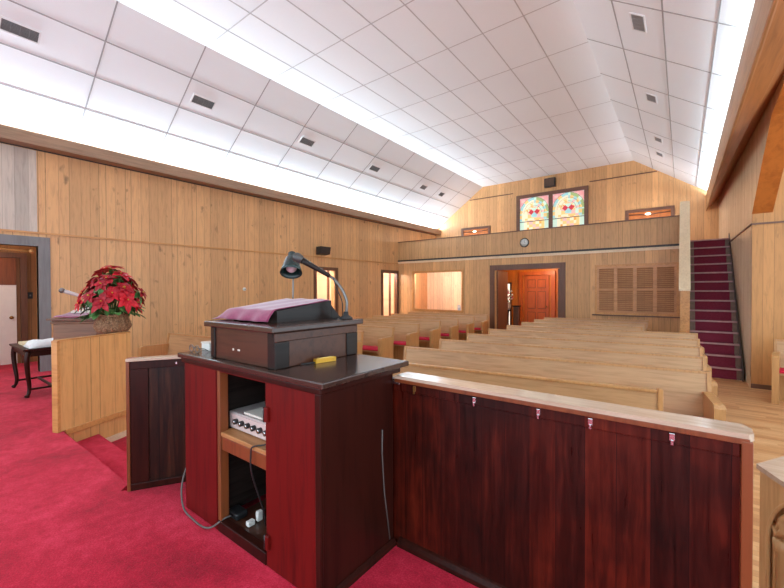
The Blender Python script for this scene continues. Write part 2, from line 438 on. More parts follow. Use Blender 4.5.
wt = MB().box(.89, 4.6, YC, YC+.12, ZF, 4.4)
struct('wall_transept', wt, W['wall_tr'])
struct('trim_13', MB().box(.875, 4.6, YC-.02, YC, 2.335, 2.36), W['brown_x'])
bt = MB()
for ya, yb in ((YC-.01, 11.9),):
    bt.hexa([(rwx(ya)-.015, ya, 2.335), (rwx(yb)-.015, yb, 2.345), (rwx(yb), yb, 2.345), (rwx(ya), ya, 2.335),
             (rwx(ya)-.015, ya, 2.36), (rwx(yb)-.015, yb, 2.37), (rwx(yb), yb, 2.37), (rwx(ya), ya, 2.36)])
struct('trim_14', bt, W['brown'])
struct('baseboard_right', MB().box(.89, 4.6, YC-.015, YC, ZF, ZF+.07), W['brown_x'])
struct('ceiling_transept', MB().box(1.14, 4.6, 3.0, 8.8, 4.4, 4.5), W['tile'])

# ---- doors and windows of the setting
def frame(mb, axis, a0, a1, z0, z1, w, wt, p0, p1, sill=False):
    """casing round an opening; axis along the wall; p0..p1 thickness position; a0..a1,z1 outer size"""
    def B(u0, u1, q0, q1):
        if axis == 'y': mb.box(p0, p1, u0, u1, q0, q1)
        else: mb.box(u0, u1, p0, p1, q0, q1)
    B(a0, a0+w, z0, z1-wt); B(a1-w, a1, z0, z1-wt); B(a0, a1, z1-wt, z1)
    if sill: B(a0, a1, z0-w, z0)
    return mb
# door to the hall beside the platform
d1 = frame(MB(), 'y', .17, 1.60, 0, 2.185, .145, .15, XL-.13, XL+.025); struct('door_1', d1, W['grey_trim'])
# the two narrow side doors
d2 = frame(MB(), 'y', 7.25, 8.20, ZF, 1.975, .10, .09, XL-.1, XL+.025); struct('door_2', d2, W['brown'])
d3 = frame(MB(), 'y', 10.29, 11.285, ZF, 2.0, .10, .10, XL-.1, XL+.025); struct('door_3', d3, W['brown'])
# side rooms behind them
for i, (y0, y1) in enumerate(((6.4, 8.6), (9.3, 11.6))):
    r = MB().box(-10.0, -9.9, y0, y1, ZF, 2.2).box(-9.9, XL-.14, y0-.08, y0, ZF, 2.2).box(-9.9, XL-.14, y1, y1+.08, ZF, 2.2).box(-10, XL-.14, y0, y1, 2.2, 2.3)
    struct('wall_side_room_%d' % (i+1), r, W['room_pale_y'])
    struct('floor_side_room_%d' % (i+1), MB().box(-10, -8.6, y0, y1, ZF-.1, ZF), W['floor'])
sd = MB().box(-8.62, -8.54, 8.055, 8.085, ZF, 2.2); struct('door_4', sd, W['brown'])
sd = MB().box(-8.66, -8.58, 11.18, 11.21, ZF, 2.2); struct('door_5', sd, W['brown'])
# hall beyond the platform door
hl = MB().box(-9.72, -9.6, -1.5, 3.0, 0, 2.5).box(-9.6, XL-.14, 2.9, 3.0, 0, 2.5).box(-9.6, XL-.14, -1.6, -1.5, 0, 2.5)
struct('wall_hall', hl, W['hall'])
struct('ceiling_hall', MB().box(-9.72, XL-.14, -1.6, 3.0, 2.5, 2.6), W['tile'])
hd = MB().box(-9.6, -9.56, .45, 1.375, .005, 1.42); o = struct('door_6', hd, W['white_door'])
MB().box(-9.6, -9.555, .45, 1.375, 1.42, 1.905).build('upper_shade_panel', W['jamb'], o)  # brown board in place of the header's shade on the white door
f6 = frame(MB(), 'y', .38, 1.52, 0, 2.0, .09, .09, -9.6, -9.54); f6.build('door_frame', W['brown'], o)
kb = MB(); kb.tube([(-9.56, 1.30, .84), (-9.50, 1.30, .84)], .012); kb.ball((-9.49, 1.30, .84), .03); kb.build('door_knob', W['brass'], o)

# room behind the interior window
rm = MB().box(-8.3, -5.35, 13.3, 13.4, ZF, 2.3).box(-5.45, -5.35, 11.42, 13.3, ZF, 2.3)
struct('wall_nursery', rm, W['room_pale'])
w4 = MB()
frame(w4, 'x', -7.68, -5.67, .62, 1.955, .065, .06, YB-.02, YB+.125, True)
w4o = struct('window_1', w4, W['honey'])
MB().box(-7.61, -5.74, YB+.058, YB+.064, .62, 1.895).build('pane', m_glass(), w4o)

# entrance and the vestibule behind it
en = frame(MB(), 'x', -4.76, -2.57, ZF, 2.05, .15, .155, YB-.03, YB+.13); struct('door_7', en, W['brown'])
vs = MB().box(-5.35, -2.2, 13.3, 13.4, ZF, 2.2); struct('wall_vestibule', vs, W['vest'])
vs2 = MB().box(-2.3, -2.2, 11.42, 13.3, ZF, 2.2).box(-5.35, -2.2, 11.42, 13.4, 2.2, 2.3); struct('ceiling_vestibule', vs2, W['room_pale'])
lf = MB().bbox(-4.59, -4.55, 11.40, 12.25, ZF+.01, 1.88); struct('door_8', lf, W['brown'])
rf = MB().bbox(-2.79, -2.75, 11.40, 12.2, ZF+.01, 1.88); struct('door_9', rf, W['brown'])
# orange six panel door
dr = MB().box(-4.32, -3.53, 13.25, 13.299, ZF, 1.765); d10 = struct('door_10', dr, W['door_or'])
px0, px1 = -4.32, -3.53
pn = MB(); gv = MB()
for cx_ in (0, 1):
    a = px0 + .11 + cx_*.335
    for z0, z1 in ((-.08, .52), (.66, 1.22), (1.36, 1.62)):
        gv.box(a-.018, a+.253, 13.246, 13.2505, z0-.018, z1+.018); pn.bbox(a, a+.235, 13.232, 13.249, z0, z1, .012)
pn.build('raised_panel', W['door_or'], d10)
gv.build('panel_groove', W['jamb'], d10)
frame(MB(), 'x', -4.52, -3.33, ZF, 1.90, .12, .12, 13.22, 13.299).build('door_frame', W['door_or'], d10)
MB().ball((-3.60, 13.21, .72), .03).build('door_knob', W['brass'], d10)
# narrow bright window left in the vestibule
w5 = frame(MB(), 'x', -5.15, -4.80, -.1, 1.55, .05, .05, 13.25, 13.30, True); w5o = struct('window_2', w5, W['brown'])
MB().box(-5.10, -4.85, 13.28, 13.295, -.1, 1.5).build('pane', m_emit('daylit_frosted_pane', (1, .86, .7, 1), 1.1), w5o)

# louvred shutters over the hatch
sh = frame(MB(), 'x', -1.84, -.05, .70, 1.94, .06, .06, YB-.03, YB-.001, True); sho = struct('window_3', sh, W['honey'])
MB().box(-1.90, .0, YB-.05, YB-.001, .615, .645).build('sill', W['brown_x'], sho)
for i in range(4):
    x0 = -1.78 + i*.4175; x1 = x0 + .4155
    lv = MB()
    lv.box(x0, x0+.04, YB-.028, YB-.004, .70, 1.88); lv.box(x1-.04, x1, YB-.028, YB-.004, .70, 1.88)
    for z0, z1 in ((.70, .745), (1.27, 1.315), (1.835, 1.88)): lv.box(x0+.04, x1-.04, YB-.028, YB-.004, z0, z1)
    f_ = lv.build('shutter_leaf', W['shutter'], sho)
    sl = MB()
    for zb, zt in ((.745, 1.27), (1.315, 1.835)):
        n = 11; h = (zt-zb)/n
        for k in range(n):
            z = zb + k*h + .006
            sl.hexa([(x0+.04, YB-.024, z), (x1-.04, YB-.024, z), (x1-.04, YB-.018, z), (x0+.04, YB-.018, z),
                     (x0+.04, YB-.010, z+h*.80), (x1-.04, YB-.010, z+h*.80), (x1-.04, YB-.004, z+h*.80), (x0+.04, YB-.004, z+h*.80)])
    sl.build('slats', W['slats'], f_)

# stained glass window over the gallery
sg = frame(MB(), 'x', -4.86, -2.48, 3.28, 4.72, .12, .12, YW-.06, YW, True)
sg.box(-3.73, -3.60, YW-.055, YW, 3.28, 4.60)
sgo = struct('window_4', sg, W['brown_x'])
glass = {n: m_emit('stained_glass_'+n, lin(*c), .5) for n, c in dict(pink=(214, 150, 150), cream=(226, 216, 184), aqua=(150, 196, 196), gold=(226, 190, 120),
         green=(150, 170, 110), red=(190, 40, 56), amber=(222, 160, 76), mint=(190, 214, 196), rose=(214, 176, 168)).items()}
for (x0, x1) in ((-4.74, -3.73), (-3.60, -2.60)):
    z0, z1 = 3.28, 4.60; cx_ = (x0+x1)/2; rnd = random.Random(int(x0*100))
    cells = {k: MB() for k in glass}; nx, nz = 40, 52
    dx = (x1-x0)/nx; dz = (z1-z0)/nz
    pal = [['gold', 'cream', 'amber', 'cream', 'gold', 'rose'], ['cream', 'mint', 'gold', 'rose', 'cream', 'mint'], ['mint', 'cream', 'aqua', 'green', 'cream', 'gold'], ['aqua', 'green', 'aqua', 'mint', 'gold', 'green']]
    for i in range(nx):
        for j in range(nz):
            u = (i+.5)*dx + x0 - cx_; v = (j+.5)*dz + z0 - 4.03
            r = math.hypot(u, max(v, 0)*.9); seg_ = int((math.atan2(max(v, 0), u) if v > 0 else 0)/PI*11); ch = int((v+2)/.115)
            if abs(abs(u)-.10) + abs(v-.04) < .10: c = 'red'
            elif abs(u) < .10 and abs(v-.04) < .17 and v < .18: c = 'mint' if v > .04 else 'aqua'
            elif r > .51: c = 'pink' if (ch+int(u*9+40)) % 3 else 'rose'
            elif v < -.24: c = pal[0][(int((u+.5)*9)+ch) % 6] if abs(u) < .25 else pal[2][(int((u+.5)*7)) % 6]
            else:
                k = 3 if r > .42 else 2 if r > .33 else 1 if r > .22 else 0
                c = pal[k][((seg_ if v > 0 else ch)*(k+1)+k*2+(u > 0)) % 6]
            xa, za = x0+i*dx, z0+j*dz
            cells[c].add([(xa, YW-.012, za), (xa+dx, YW-.012, za), (xa+dx, YW-.012, za+dz), (xa, YW-.012, za+dz)], [(0,1,2,3)])
    pane = MB().box(x0, x1, YW-.011, YW-.002, z0, z1).build('glass_pane', W['white'], sgo)
    for k, mb in cells.items():
        if mb.v: mb.build(k+'_glass', glass[k], pane)
    ld = MB().box(x0, x1, YW-.022, YW-.012, 3.735, 3.755)
    for rr in (.25, .36, .51):
        for sgn in (-1, 1):
            pass
        ld.tube([(cx_+rr*math.cos(a), YW-.013, 4.03+rr/.9*math.sin(a)) for a in [PI*k/16 for k in range(17)]], .004, 6)
    ld.build('lead_bar', W['slat_dark'], sgo)
# two low framed openings either side
for i, (x0, x1) in enumerate(((-7.10, -5.88), (-1.43, -.19))):
    fw = frame(MB(), 'x', x0, x1, 3.12, 3.755, .09, .085, YW-.05, YW, True); fo = struct('window_%d' % (5+i), fw, W['brown_x'])
    MB().box(x0+.09, x1-.09, YW-.012, YW-.002, 3.12, 3.67).build('back_panel', W['arch'], fo)
    pb = MB(); xc = (x0+x1)/2
    pb.tube([(x0+.1, YW-.022, 3.60), (xc-.2, YW-.022, 3.585), (xc, YW-.022, 3.56), (xc+.2, YW-.022, 3.585), (x1-.1, YW-.022, 3.60)], .014, 8)
    pb.build('tie_back', W['brown'], fo)
    MB().ball((xc-.03, YW-.045, 3.585), .055, sc=(1.4, .5, .6)).build('lamp_globe', m_emit('lit_window_lamp', (1, .9, .72, 1), 3), fo)

# stairs to the gallery
st = MB(); run = MB(); nos = MB()
N = 14; rise = (2.44-ZF)/N; trd = .19
for k in range(N):
    y = 8.97 + trd*k; z = ZF + rise*(k+1)
    x0 = .125; x1 = .835
    st.box(x0, x1, y, 11.62, z-rise, z-.028)
    st.bbox(x0, x1, y-.025, y+trd+.001 if k < N-1 else 11.62, z-.028, z, .008)
    a, b = x0+.085, x1-.07
    nos.box(x0, x1, y-.037, y-.0345, z-.024, z+.004); nos.box(x0, x1, y-.037, y-.02, z+.0045, z+.0075)
    run.box(a, b, y-.006, y, z-rise, z-.03); run.bbox(a, b, y-.034, y-.024, z-.032, z+.006, .004); run.box(a, b, y-.03, y+trd-.006, z, z+.006)
sto = struct('floor_stairs', st, W['stairwood']); run.build('stair_carpet', W['maroon'], sto); nos.build('nosing', plain('worn_stair_nosing', lin(176, 136, 136), .6, var=.15), sto)
sk = MB().prism([(8.86, ZF), (8.86, ZF+.16), (11.45, 2.56), (11.62, 2.56), (11.62, 2.30), (9.2, ZF)], .833, .848, 'x')
struct('trim_15', sk, W['stairdark'])
# sloping half wall beside the stairs with its pale cap board
hw = MB().prism([(9.32, ZF), (9.32, 1.27), (11.29, 3.30), (11.29, ZF)], -.035, .118, 'x')
struct('wall_stair', hw, W['honey'])
cap = MB().prism([(9.30, 1.27), (9.30, 1.31), (11.29, 3.36), (11.29, 3.31)], -.055, .128, 'x')
struct('trim_16', cap, W['pale_board'])

# ------------------------------------------------------------------ fixtures on walls and ceiling
def vent(pf, y, s, w, h, label, dark, N_):
    """w along y, h down the slope"""
    o = pf(y, s)
    t = thing('ceiling_vent', label, 'vent', tuple(o), 0, 'ceiling air vents')
    fr = MB(); g = MB(); bk = MB()
    def B(m, y0, y1, s0, s1, h0, h1):
        P = [pf(a, b, c) for c in (h0, h1) for a, b in ((y0, s0), (y1, s0), (y1, s1), (y0, s1))]; m.hexa(P)
    b = .018
    B(fr, y-w/2-b, y-w/2, s-h/2-b, s+h/2+b, 0, .012); B(fr, y+w/2, y+w/2+b, s-h/2-b, s+h/2+b, 0, .012)
    B(fr, y-w/2, y+w/2, s-h/2-b, s-h/2, 0, .012); B(fr, y-w/2, y+w/2, s+h/2, s+h/2+b, 0, .012)
    fr.build('frame', W['vent'], t)
    B(bk, y-w/2, y+w/2, s-h/2, s+h/2, 0, .002); bk.build('backing', W['ventback'] if dark else W['ventgrey'], t)
    n = 9
    for k in range(n):
        a = s-h/2 + h*(k+.2)/n
        B(g, y-w/2, y+w/2, a, a+h/n*.55, .002, .009)
    for k in range(1, 4): B(g, y-w/2+w*k/4-.004, y-w/2+w*k/4+.004, s-h/2, s+h/2, .008, .011)
    g.build('slats', W['ventdark'] if dark else W['ventgrey'], t)
    return t
lefts = [(1.075, .94, .36, .15, 'dark slatted air vent on the left slope, nearest the platform corner'),
         (3.49, .945, .37, .15, 'dark air vent on the left slope, second counted from the platform end'),
         (5.9, .93, .36, .15, 'dark air vent on the left slope, third counted from the platform end'),
         (8.35, .94, .36, .15, 'dark air vent on the left slope, fourth counted from the platform end'),
         (10.9, .93, .30, .15, 'small dark vent on the left slope, second from the gallery gable'),
         (12.1, .93, .28, .15, 'small dark vent on the left slope, closest to the gallery gable')]
for y, s, w, h, l in lefts: vent(lp, y, s, w, h, l, True, NL)
rights = [(5.9, .92, .36, .16, 'grey air vent on the right slope, nearest the camera, white frame'),
          (8.35, .93, .30, .16, 'square air vent on the right slope with a thick white frame'),
          (10.75, .935, .28, .15, 'small grey vent on the right slope, second from the gable'),
          (12.0, .905, .28, .15, 'small grey vent on the right slope, closest to the gable')]
for y, s, w, h, l in rights: vent(rp, y, s, w, h, l, False, NR)

# loudspeaker on left wall, vent box over the stained glass
t = thing('wall_speaker', 'small black loudspeaker mounted high on the left panelled wall', 'speaker', (XL, 7.5, 2.41))
sp = MB(); sp.prism([(XL+.06, 2.31), (XL+.24, 2.33), (XL+.28, 2.53), (XL+.06, 2.53)], 7.30, 7.66, 'y'); sp.build('cabinet', W['black'], t)
MB().prism([(XL+.246, 2.345), (XL+.252, 2.345), (XL+.289, 2.515), (XL+.283, 2.515)], 7.32, 7.64, 'y').build('grille', plain('speaker_grille', lin(58, 48, 42), .8), t)
MB().box(XL, XL+.07, 7.44, 7.52, 2.38, 2.46).build('bracket', W['black'], t)
t = thing('wall_speaker', 'dark brown square loudspeaker above the stained glass window', 'speaker', (-3.68, YW, 5.01))
MB().bbox(-3.86, -3.50, YW-.13, YW, 4.855, 5.165, .01).build('cabinet', W['black'], t)
MB().box(-3.83, -3.53, YW-.137, YW-.13, 4.885, 5.135).build('grille', plain('brown_speaker_cloth', lin(84, 66, 56), .9), t)
# clock
t = thing('wall_clock', 'round white wall clock with black rim on the gallery front', 'clock', (-3.69, YB-.012, 2.675))
Mx = Matrix.Translation((-3.69, YB-.012, 2.675)) @ Matrix.Rotation(PI/2, 4, 'X')
MB().lathe([(.13, 0), (.135, .02), (.13, .035), (.115, .04), (.112, .03)], 32, Mx, False).build('rim', W['black'], t)
MB().lathe([(.114, .0), (.114, .028)], 32, Mx).build('dial', W['white'], t)
hd = MB(); hd.box(-3.694, -3.686, YB-.043, YB-.041, 2.675, 2.745); hd.hexa([(-3.69, YB-.044, 2.671), (-3.65, YB-.044, 2.65), (-3.65, YB-.042, 2.65), (-3.69, YB-.042, 2.671), (-3.69, YB-.044, 2.679), (-3.65, YB-.044, 2.658), (-3.65, YB-.042, 2.658), (-3.69, YB-.042, 2.679)])
hd.build('hands', W['black'], t)
for k in range(12):
    a = k*PI/6; MB().box(-3.69+.097*math.cos(a)-.005, -3.69+.097*math.cos(a)+.005, YB-.042, YB-.040, 2.675+.097*math.sin(a)-.005, 2.675+.097*math.sin(a)+.005).build('hour_mark', W['black'], t)
# thermostat, switch plate, curtain rod, nursery card
t = thing('wall_thermostat', 'small round white thermostat on the left wall behind the lamp', 'switch', (XL, 5.1, 1.335))
Mx = Matrix.Translation((XL, 5.1, 1.335)) @ Matrix.Rotation(PI/2, 4, 'Y')
MB().lathe([(.04, 0), (.04, .02), (.03, .03), (.012, .032)], 20, Mx).build('body', W['white'], t)
MB().lathe([(.014, .03), (.012, .042)], 14, Mx).build('dial', W['black'], t)
t = thing('light_switch', 'black switch plate on the hall wall beyond the grey door frame', 'switch', (-9.6, 1.56, 1.23))
MB().bbox(-9.6, -9.588, 1.53, 1.60, 1.17, 1.29).build('plate', W['black'], t); MB().bbox(-9.588, -9.575, 1.555, 1.575, 1.215, 1.245).build('toggle', W['steel'], t)
t = thing('curtain_rod', 'pale rod with round finial across the top of the hall doorway', 'rod', (-8.36, 1.36, 1.955))
MB().tube([(-8.36, .32, 1.985), (-8.36, 1.36, 1.955)], .016).build('rod', W['honey'], t); MB().ball((-8.36, 1.385, 1.952), .032).build('finial', W['honey'], t)
t = thing('notice_card', 'small pale blue card standing on the sill of the room window', 'card', (-5.84, YB+.03, .62))
MB().bbox(-5.90, -5.79, YB+.02, YB+.035, .62, .79).build('card', W['blue_card'], t); MB().box(-5.885, -5.805, YB+.018, YB+.021, .70, .765).build('picture', W['white'], t)
# vestibule things
t = thing('ceiling_light', 'small round lit lamp on the vestibule ceiling beyond the entrance', 'light', (-3.6, 12.3, 2.2))
MB().lathe([(.1, 2.2), (.1, 2.17)], 20, Matrix.Translation((-3.6, 12.3, 0))).build('base', W['white'], t)
MB().ball((-3.6, 12.3, 2.14), .09, sc=(1, 1, .6)).build('globe', m_emit('lit_globe', (1, .85, .6, 1), 8), t)
t = thing('flower_stand', 'dark plant stand with pink and white flowers behind the entrance door leaf', 'flowers', (-4.72, 12.75, ZF))
MB().lathe([(.14, ZF), (.14, ZF+.03), (.025, ZF+.06), (.02, .35), (.03, .55), (.10, .58), (.10, .60)], 14, Matrix.Translation((-4.72, 12.75, 0))).build('stand', W['blackwood'], t)
MB().lathe([(.05, .60), (.085, .72), (.06, .84), (.075, .87)], 14, Matrix.Translation((-4.72, 12.75, 0))).build('vase', W['silver'], t)
rnd = random.Random(3); WP = plain('pink_petals', lin(206, 96, 104), .6)
for k in range(26):
    a = rnd.random()*2*PI; r = rnd.random()*.17; z = 1.02 + rnd.random()*.3 - r*.5
    MB().ball((-4.72+r*math.cos(a), 12.75+r*math.sin(a), z), .035, 7, 5, (1, 1, .7)).build('flower', W['white'] if k % 2 else WP, t)
sm_ = MB()
for k in range(8): a = k*PI/4; sm_.tube([(-4.72, 12.75, .85), (-4.72+.1*math.cos(a), 12.75+.1*math.sin(a), 1.1)], .006, 5)
sm_.build('stems', W['leaf'], t)
t = thing('pedestal', 'narrow dark wooden pedestal in the vestibule before the orange door', 'pedestal', (-4.45, 12.8, ZF))
MB().bbox(-4.54, -4.36, 12.72, 12.88, ZF, .72, .008).build('column', W['brown'], t); MB().bbox(-4.57, -4.33, 12.69, 12.91, .72, .76, .008).build('top', W['blackwood'], t)

# ------------------------------------------------------------------ pews
RZ = math.radians(6.9)
def make_pew(L, name, label, group):
    t = thing(name, label, 'pew', (0, 0, 0), RZ, group)
    def part(mb, n, m): return mb.build(n, m, t, world=False)
    b = MB().prism([(-.115, .30), (-.085, .30), (.008, .83), (-.022, .83)], .02, L-.02, 'x'); part(b, 'backrest', W['oak'])
    part(MB().prism([(-.03, .828), (-.027, .85), (.010, .852), (.014, .828)], .0, L, 'x'), 'top_rail', W['oak_end'])
    for x0, x1 in ((0, .03), (L-.03, L)):
        part(MB().prism([(-.125, .30), (-.08, .30), (.016, .853), (-.032, .853)], x0, x1, 'x'), 'back_stile', W['oak_end'])
    part(MB().prism([(-.49, .40), (-.49, .43), (-.10, .41), (-.10, .38)], .04, L-.04, 'x'), 'seat', W['oak'])
    c = MB().prism([(-.50, .43), (-.505, .455), (-.48, .475), (-.30, .472), (-.13, .458), (-.11, .45), (-.11, .412)], .06, L-.06, 'x'); part(c, 'seat_cushion', W['red_cushion'])
    part(MB().box(.05, L-.05, -.30, -.27, .0, .39), 'seat_support', W['oak_end'])
    for x0, x1 in ((0, .05), (L-.05, L)):
        prof = [(-.52, 0), (-.52, .64), (-.505, .665), (-.48, .672), (-.06, .672), (-.035, .66), (-.06, .5), (-.06, 0)]
        part(MB().prism(prof, x0-.012, x1+.012 if x0 == 0 else x1+.012, 'x'), 'end_panel', W['oak_end'])
    return t
ords = ['first', 'second', 'third', 'fourth', 'fifth', 'sixth', 'seventh', 'eighth', 'ninth']
def row_label(side, k, n):
    s = ords[k]
    if side == 'right':
        extra = 'just behind the front screen' if k == 0 else ('ending short of the stairs' if k > 4 else 'reaching the side aisle')
        return 'long light oak pew right of the aisle, %s row, %s' % (s, extra)
    return 'light oak pew with red cushion left of the aisle, %s row, by the left wall' % s
LR = 3.16; xs, ys = -2.93, 4.14
proto = make_pew(LR, 'church_pew', row_label('right', 0, 8), 'pews right of the aisle')
proto.location = (xs, ys, ZF)
for k in range(1, 5): dup(proto, (xs, ys+.925*k, ZF), row_label('right', k, 8))
proto_s = make_pew(2.32, 'church_pew', row_label('right', 5, 8), 'pews right of the aisle')
proto_s.location = (xs, ys+.925*5, ZF)
for k in (6, 7): dup(proto_s, (xs, ys+.925*k if k < 7 else ys+.925*6.93, ZF), row_label('right', k, 8))
LL = 2.68; c_, s_ = math.cos(RZ), math.sin(RZ)
def lpos(yr): return (-4.60-LL*c_, yr-LL*s_, ZF)
protol = make_pew(LL, 'church_pew', row_label('left', 0, 8), 'pews left of the aisle'); protol.location = lpos(3.33)
for k in range(1, 9): dup(protol, lpos(3.33+.93*k), row_label('left', k, 9))
# transept pew
tp = make_pew(1.8, 'church_pew', 'light oak pew with red cushion in the right side transept', 'pew in the transept'); tp.location = (1.09, 7.93, ZF); tp.rotation_euler = (0, 0, math.radians(-9))
# front screens
def screen(L, loc, label):
    t = thing('pew_screen', label, 'screen', loc, RZ, None)
    MB().bbox(0, L-.02, -.015, .015, .0, .80, .004).build('panel', W['oak'], t, world=False)
    MB().bbox(L-.035, L, -.03, .03, 0, .83, .006).build('end_post', W['oak_end'], t, world=False)
    MB().bbox(-.0, L-.036, -.025, .025, .795, .82, .006).build('top_rail', W['oak_end'], t, world=False)
    return t
screen(2.9, (-.115-2.9*c_, 3.62-2.9*s_, ZF), 'low oak front screen before the pews right of the aisle')

# ------------------------------------------------------------------ pulpit
t = thing('pulpit', 'red and dark mahogany pulpit cabinet with an open shelf niche facing the platform', 'pulpit', (-1.79, 1.35, 0))
X0, X1, Y0, Y1 = -2.395, -1.19, 1.072, 1.57
def P(mb, n, m, lab=None, par=None):
    o = mb.build(n, m, par or t)
    if lab: o['label'] = lab
    return o
OX0, OX1 = -1.99, -1.575
P(MB().bbox(X0, OX0-.028, Y0, Y0+.022, .0, .905), 'front_panel', W['mahog_red'])
P(MB().bbox(OX1, X1-.02, Y0, Y0+.022, .0, .905), 'front_panel', W['mahog_red'])
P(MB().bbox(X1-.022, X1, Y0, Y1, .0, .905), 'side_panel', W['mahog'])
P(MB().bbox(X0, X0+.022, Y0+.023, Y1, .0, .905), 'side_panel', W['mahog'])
P(MB().box(X0+.023, X1-.023, Y1-.02, Y1, .0, .905), 'back_panel', W['blackwood'])
P(MB().bbox(OX0-.028, OX0, Y0, Y0+.05, .062, .905), 'jamb', W['jamb'], 'raw orange wood jamb of the niche')
P(MB().bbox(OX0, OX1, Y0, Y0+.022, .875, .905), 'head_rail', W['mahog_red'])
P(MB().bbox(OX0-.027, OX1-.001, Y0-.002, Y0+.045, .0, .06), 'plinth', W['mahog'])
P(MB().box(OX0-.02, OX1+.02, Y0+.03, Y1-.02, .03, .05), 'bottom_board', W['lect'], 'dusty bottom board')
P(MB().box(OX1+.03, OX1+.04, Y0+.03, Y1-.02, .06, .9), 'partition', W['blackwood'])
P(MB().box(OX0-.06, OX0-.05, Y0+.06, Y1-.02, .06, .9), 'partition', W['blackwood'])
P(MB().bbox(OX0-.02, OX1+.025, Y0+.006, Y1-.03, .525, .548), 'shelf', W['ply'], 'bare plywood shelf')
P(MB().bbox(OX0-.006, OX1, Y0+.01, Y0+.03, .45, .524), 'shelf_apron', W['oak_edge'])
P(MB().box(X0+.02, OX0-.032, Y0-.004, Y0-.0005, .03, .885), 'overlay_board', W['mahog_red'])
P(MB().bbox(X0-.045, X1+.035, Y0-.022, 1.668, .912, .940, .006), 'countertop', W['mahog_x'], 'worn glossy dark countertop')
P(MB().bbox(X0-.02, X1+.014, Y0-.012, Y1+.05, .884, .913, .006), 'counter_moulding', W['mahog'])
P(MB().prism([(X1, 0), (X1+.022, 0), (X1+.018, .018), (X1+.004, .03), (X1, .03)], Y0, Y1, 'y'), 'base_moulding', W['mahog'])
P(MB().bbox(X1-.03, X1+.004, Y0-.006, Y0+.012, .0, .885), 'corner_stile', W['mahog'])
for z in (.732, .125):
    h = P(MB().bbox(OX1+.008, OX1+.034, Y0-.016, Y0+.0, z-.035, z+.035, .004), 'hinge', W['mahog_red'])
    MB().tube([(OX1+.008, Y0-.012, z-.035), (OX1+.008, Y0-.012, z+.035)], .006, 8).build('hinge_pin', W['black'], h)
sc_ = MB().tube([(X1+.004, 1.475, .62), (X1+.003, 1.475, .50), (X1+.004, 1.49, .30), (X1+.004, 1.535, .04)], .0035, 6); P(sc_, 'surface_wire', W['cable_grey'], 'thin wire run down the side')

# lectern box on the counter
t = thing('lectern', 'dark worn wooden lectern box with a sloped top standing on the pulpit counter', 'lectern', (-1.82, 1.38, .94))
lx0, lx1, ly0, ly1 = -2.115, -1.53, 1.10, 1.66
MB().bbox(lx0, lx1, ly0, ly1, .9402, 1.115, .004).build('body', W['lect'], t)
fr_ = None
for bx in ((lx0-.004, lx0+.04, ly0-.008, ly0, .941, 1.113), (lx1-.055, lx1+.004, ly0-.008, ly0, .941, 1.113), (lx1, lx1+.008, ly0-.008, ly0+.075, .941, 1.07), (lx1, lx1+.008, ly1-.085, ly1+.004, .941, 1.07)):
    MB().bbox(*bx).build('frame_stile', W['blackwood'], t)
MB().bbox(lx1, lx1+.008, ly0-.008, ly1+.004, 1.07, 1.113).build('frame_rail', W['lect'], t)
MB().bbox(lx0-.03, lx1+.028, ly0-.035, ly1+.035, 1.116, 1.146, .006).build('top_slab', W['mahog_x'], t)
MB().prism([(1.215, 1.1465), (1.215, 1.208), (1.60, 1.255), (1.60, 1.1465)], -2.09, -1.675, 'x').build('slope_board', W['blackwood'], t)
MB().prism([(1.602, 1.1465), (1.602, 1.225), (1.68, 1.1465)], -1.715, -1.675, 'x').build('back_bracket', W['blackwood'], t)
for bx in ((-1.90, -1.888, ly0-.0045, ly0-.0005, .998, 1.010), (-1.852, -1.832, ly0-.0045, ly0-.0005, 1.0, 1.009)): MB().bbox(*bx, .003).build('chipped_mark', W['paper'], t)
# purple cloth
nu, nv = 26, 30; vs_ = []; rnd = random.Random(5)
for j in range(nv+1):
    w = j/nv
    for i in range(nu+1):
        u = i/nu; x = -2.165 + u*.478
        if w < .72:
            q = w/.72; y = 1.595 - q*.385; z = 1.262 - q*.047
        else:
            q = (w-.72)/.28; y = 1.208 - .030*math.sin(q*1.4) - .02*q; z = 1.215 - .06*q
        left = max(0, (.14-u)/.14)
        z -= left*left*(z-1.150)*.95; x -= left*.06*(1 if w > .4 else w/.4)
        if w >= .72: y += .007*math.sin(u*21)*((w-.72)/.28)
        z += .0025*math.sin(u*17+w*5)*(1 if w < .72 else .3)
        vs_.append((x, y, max(z, 1.1505)))
fs_ = [[j*(nu+1)+i, j*(nu+1)+i+1, (j+1)*(nu+1)+i+1, (j+1)*(nu+1)+i] for j in range(nv) for i in range(nu)]
cl_ = MB().add(vs_, fs_, True).build('lectern_cloth', W['purple'])
md = cl_.modifiers.new('solid', 'SOLIDIFY'); md.thickness = .004; md.offset = 1
tag(cl_, 'purple velvet cloth draped over the sloped lectern top', 'cloth')
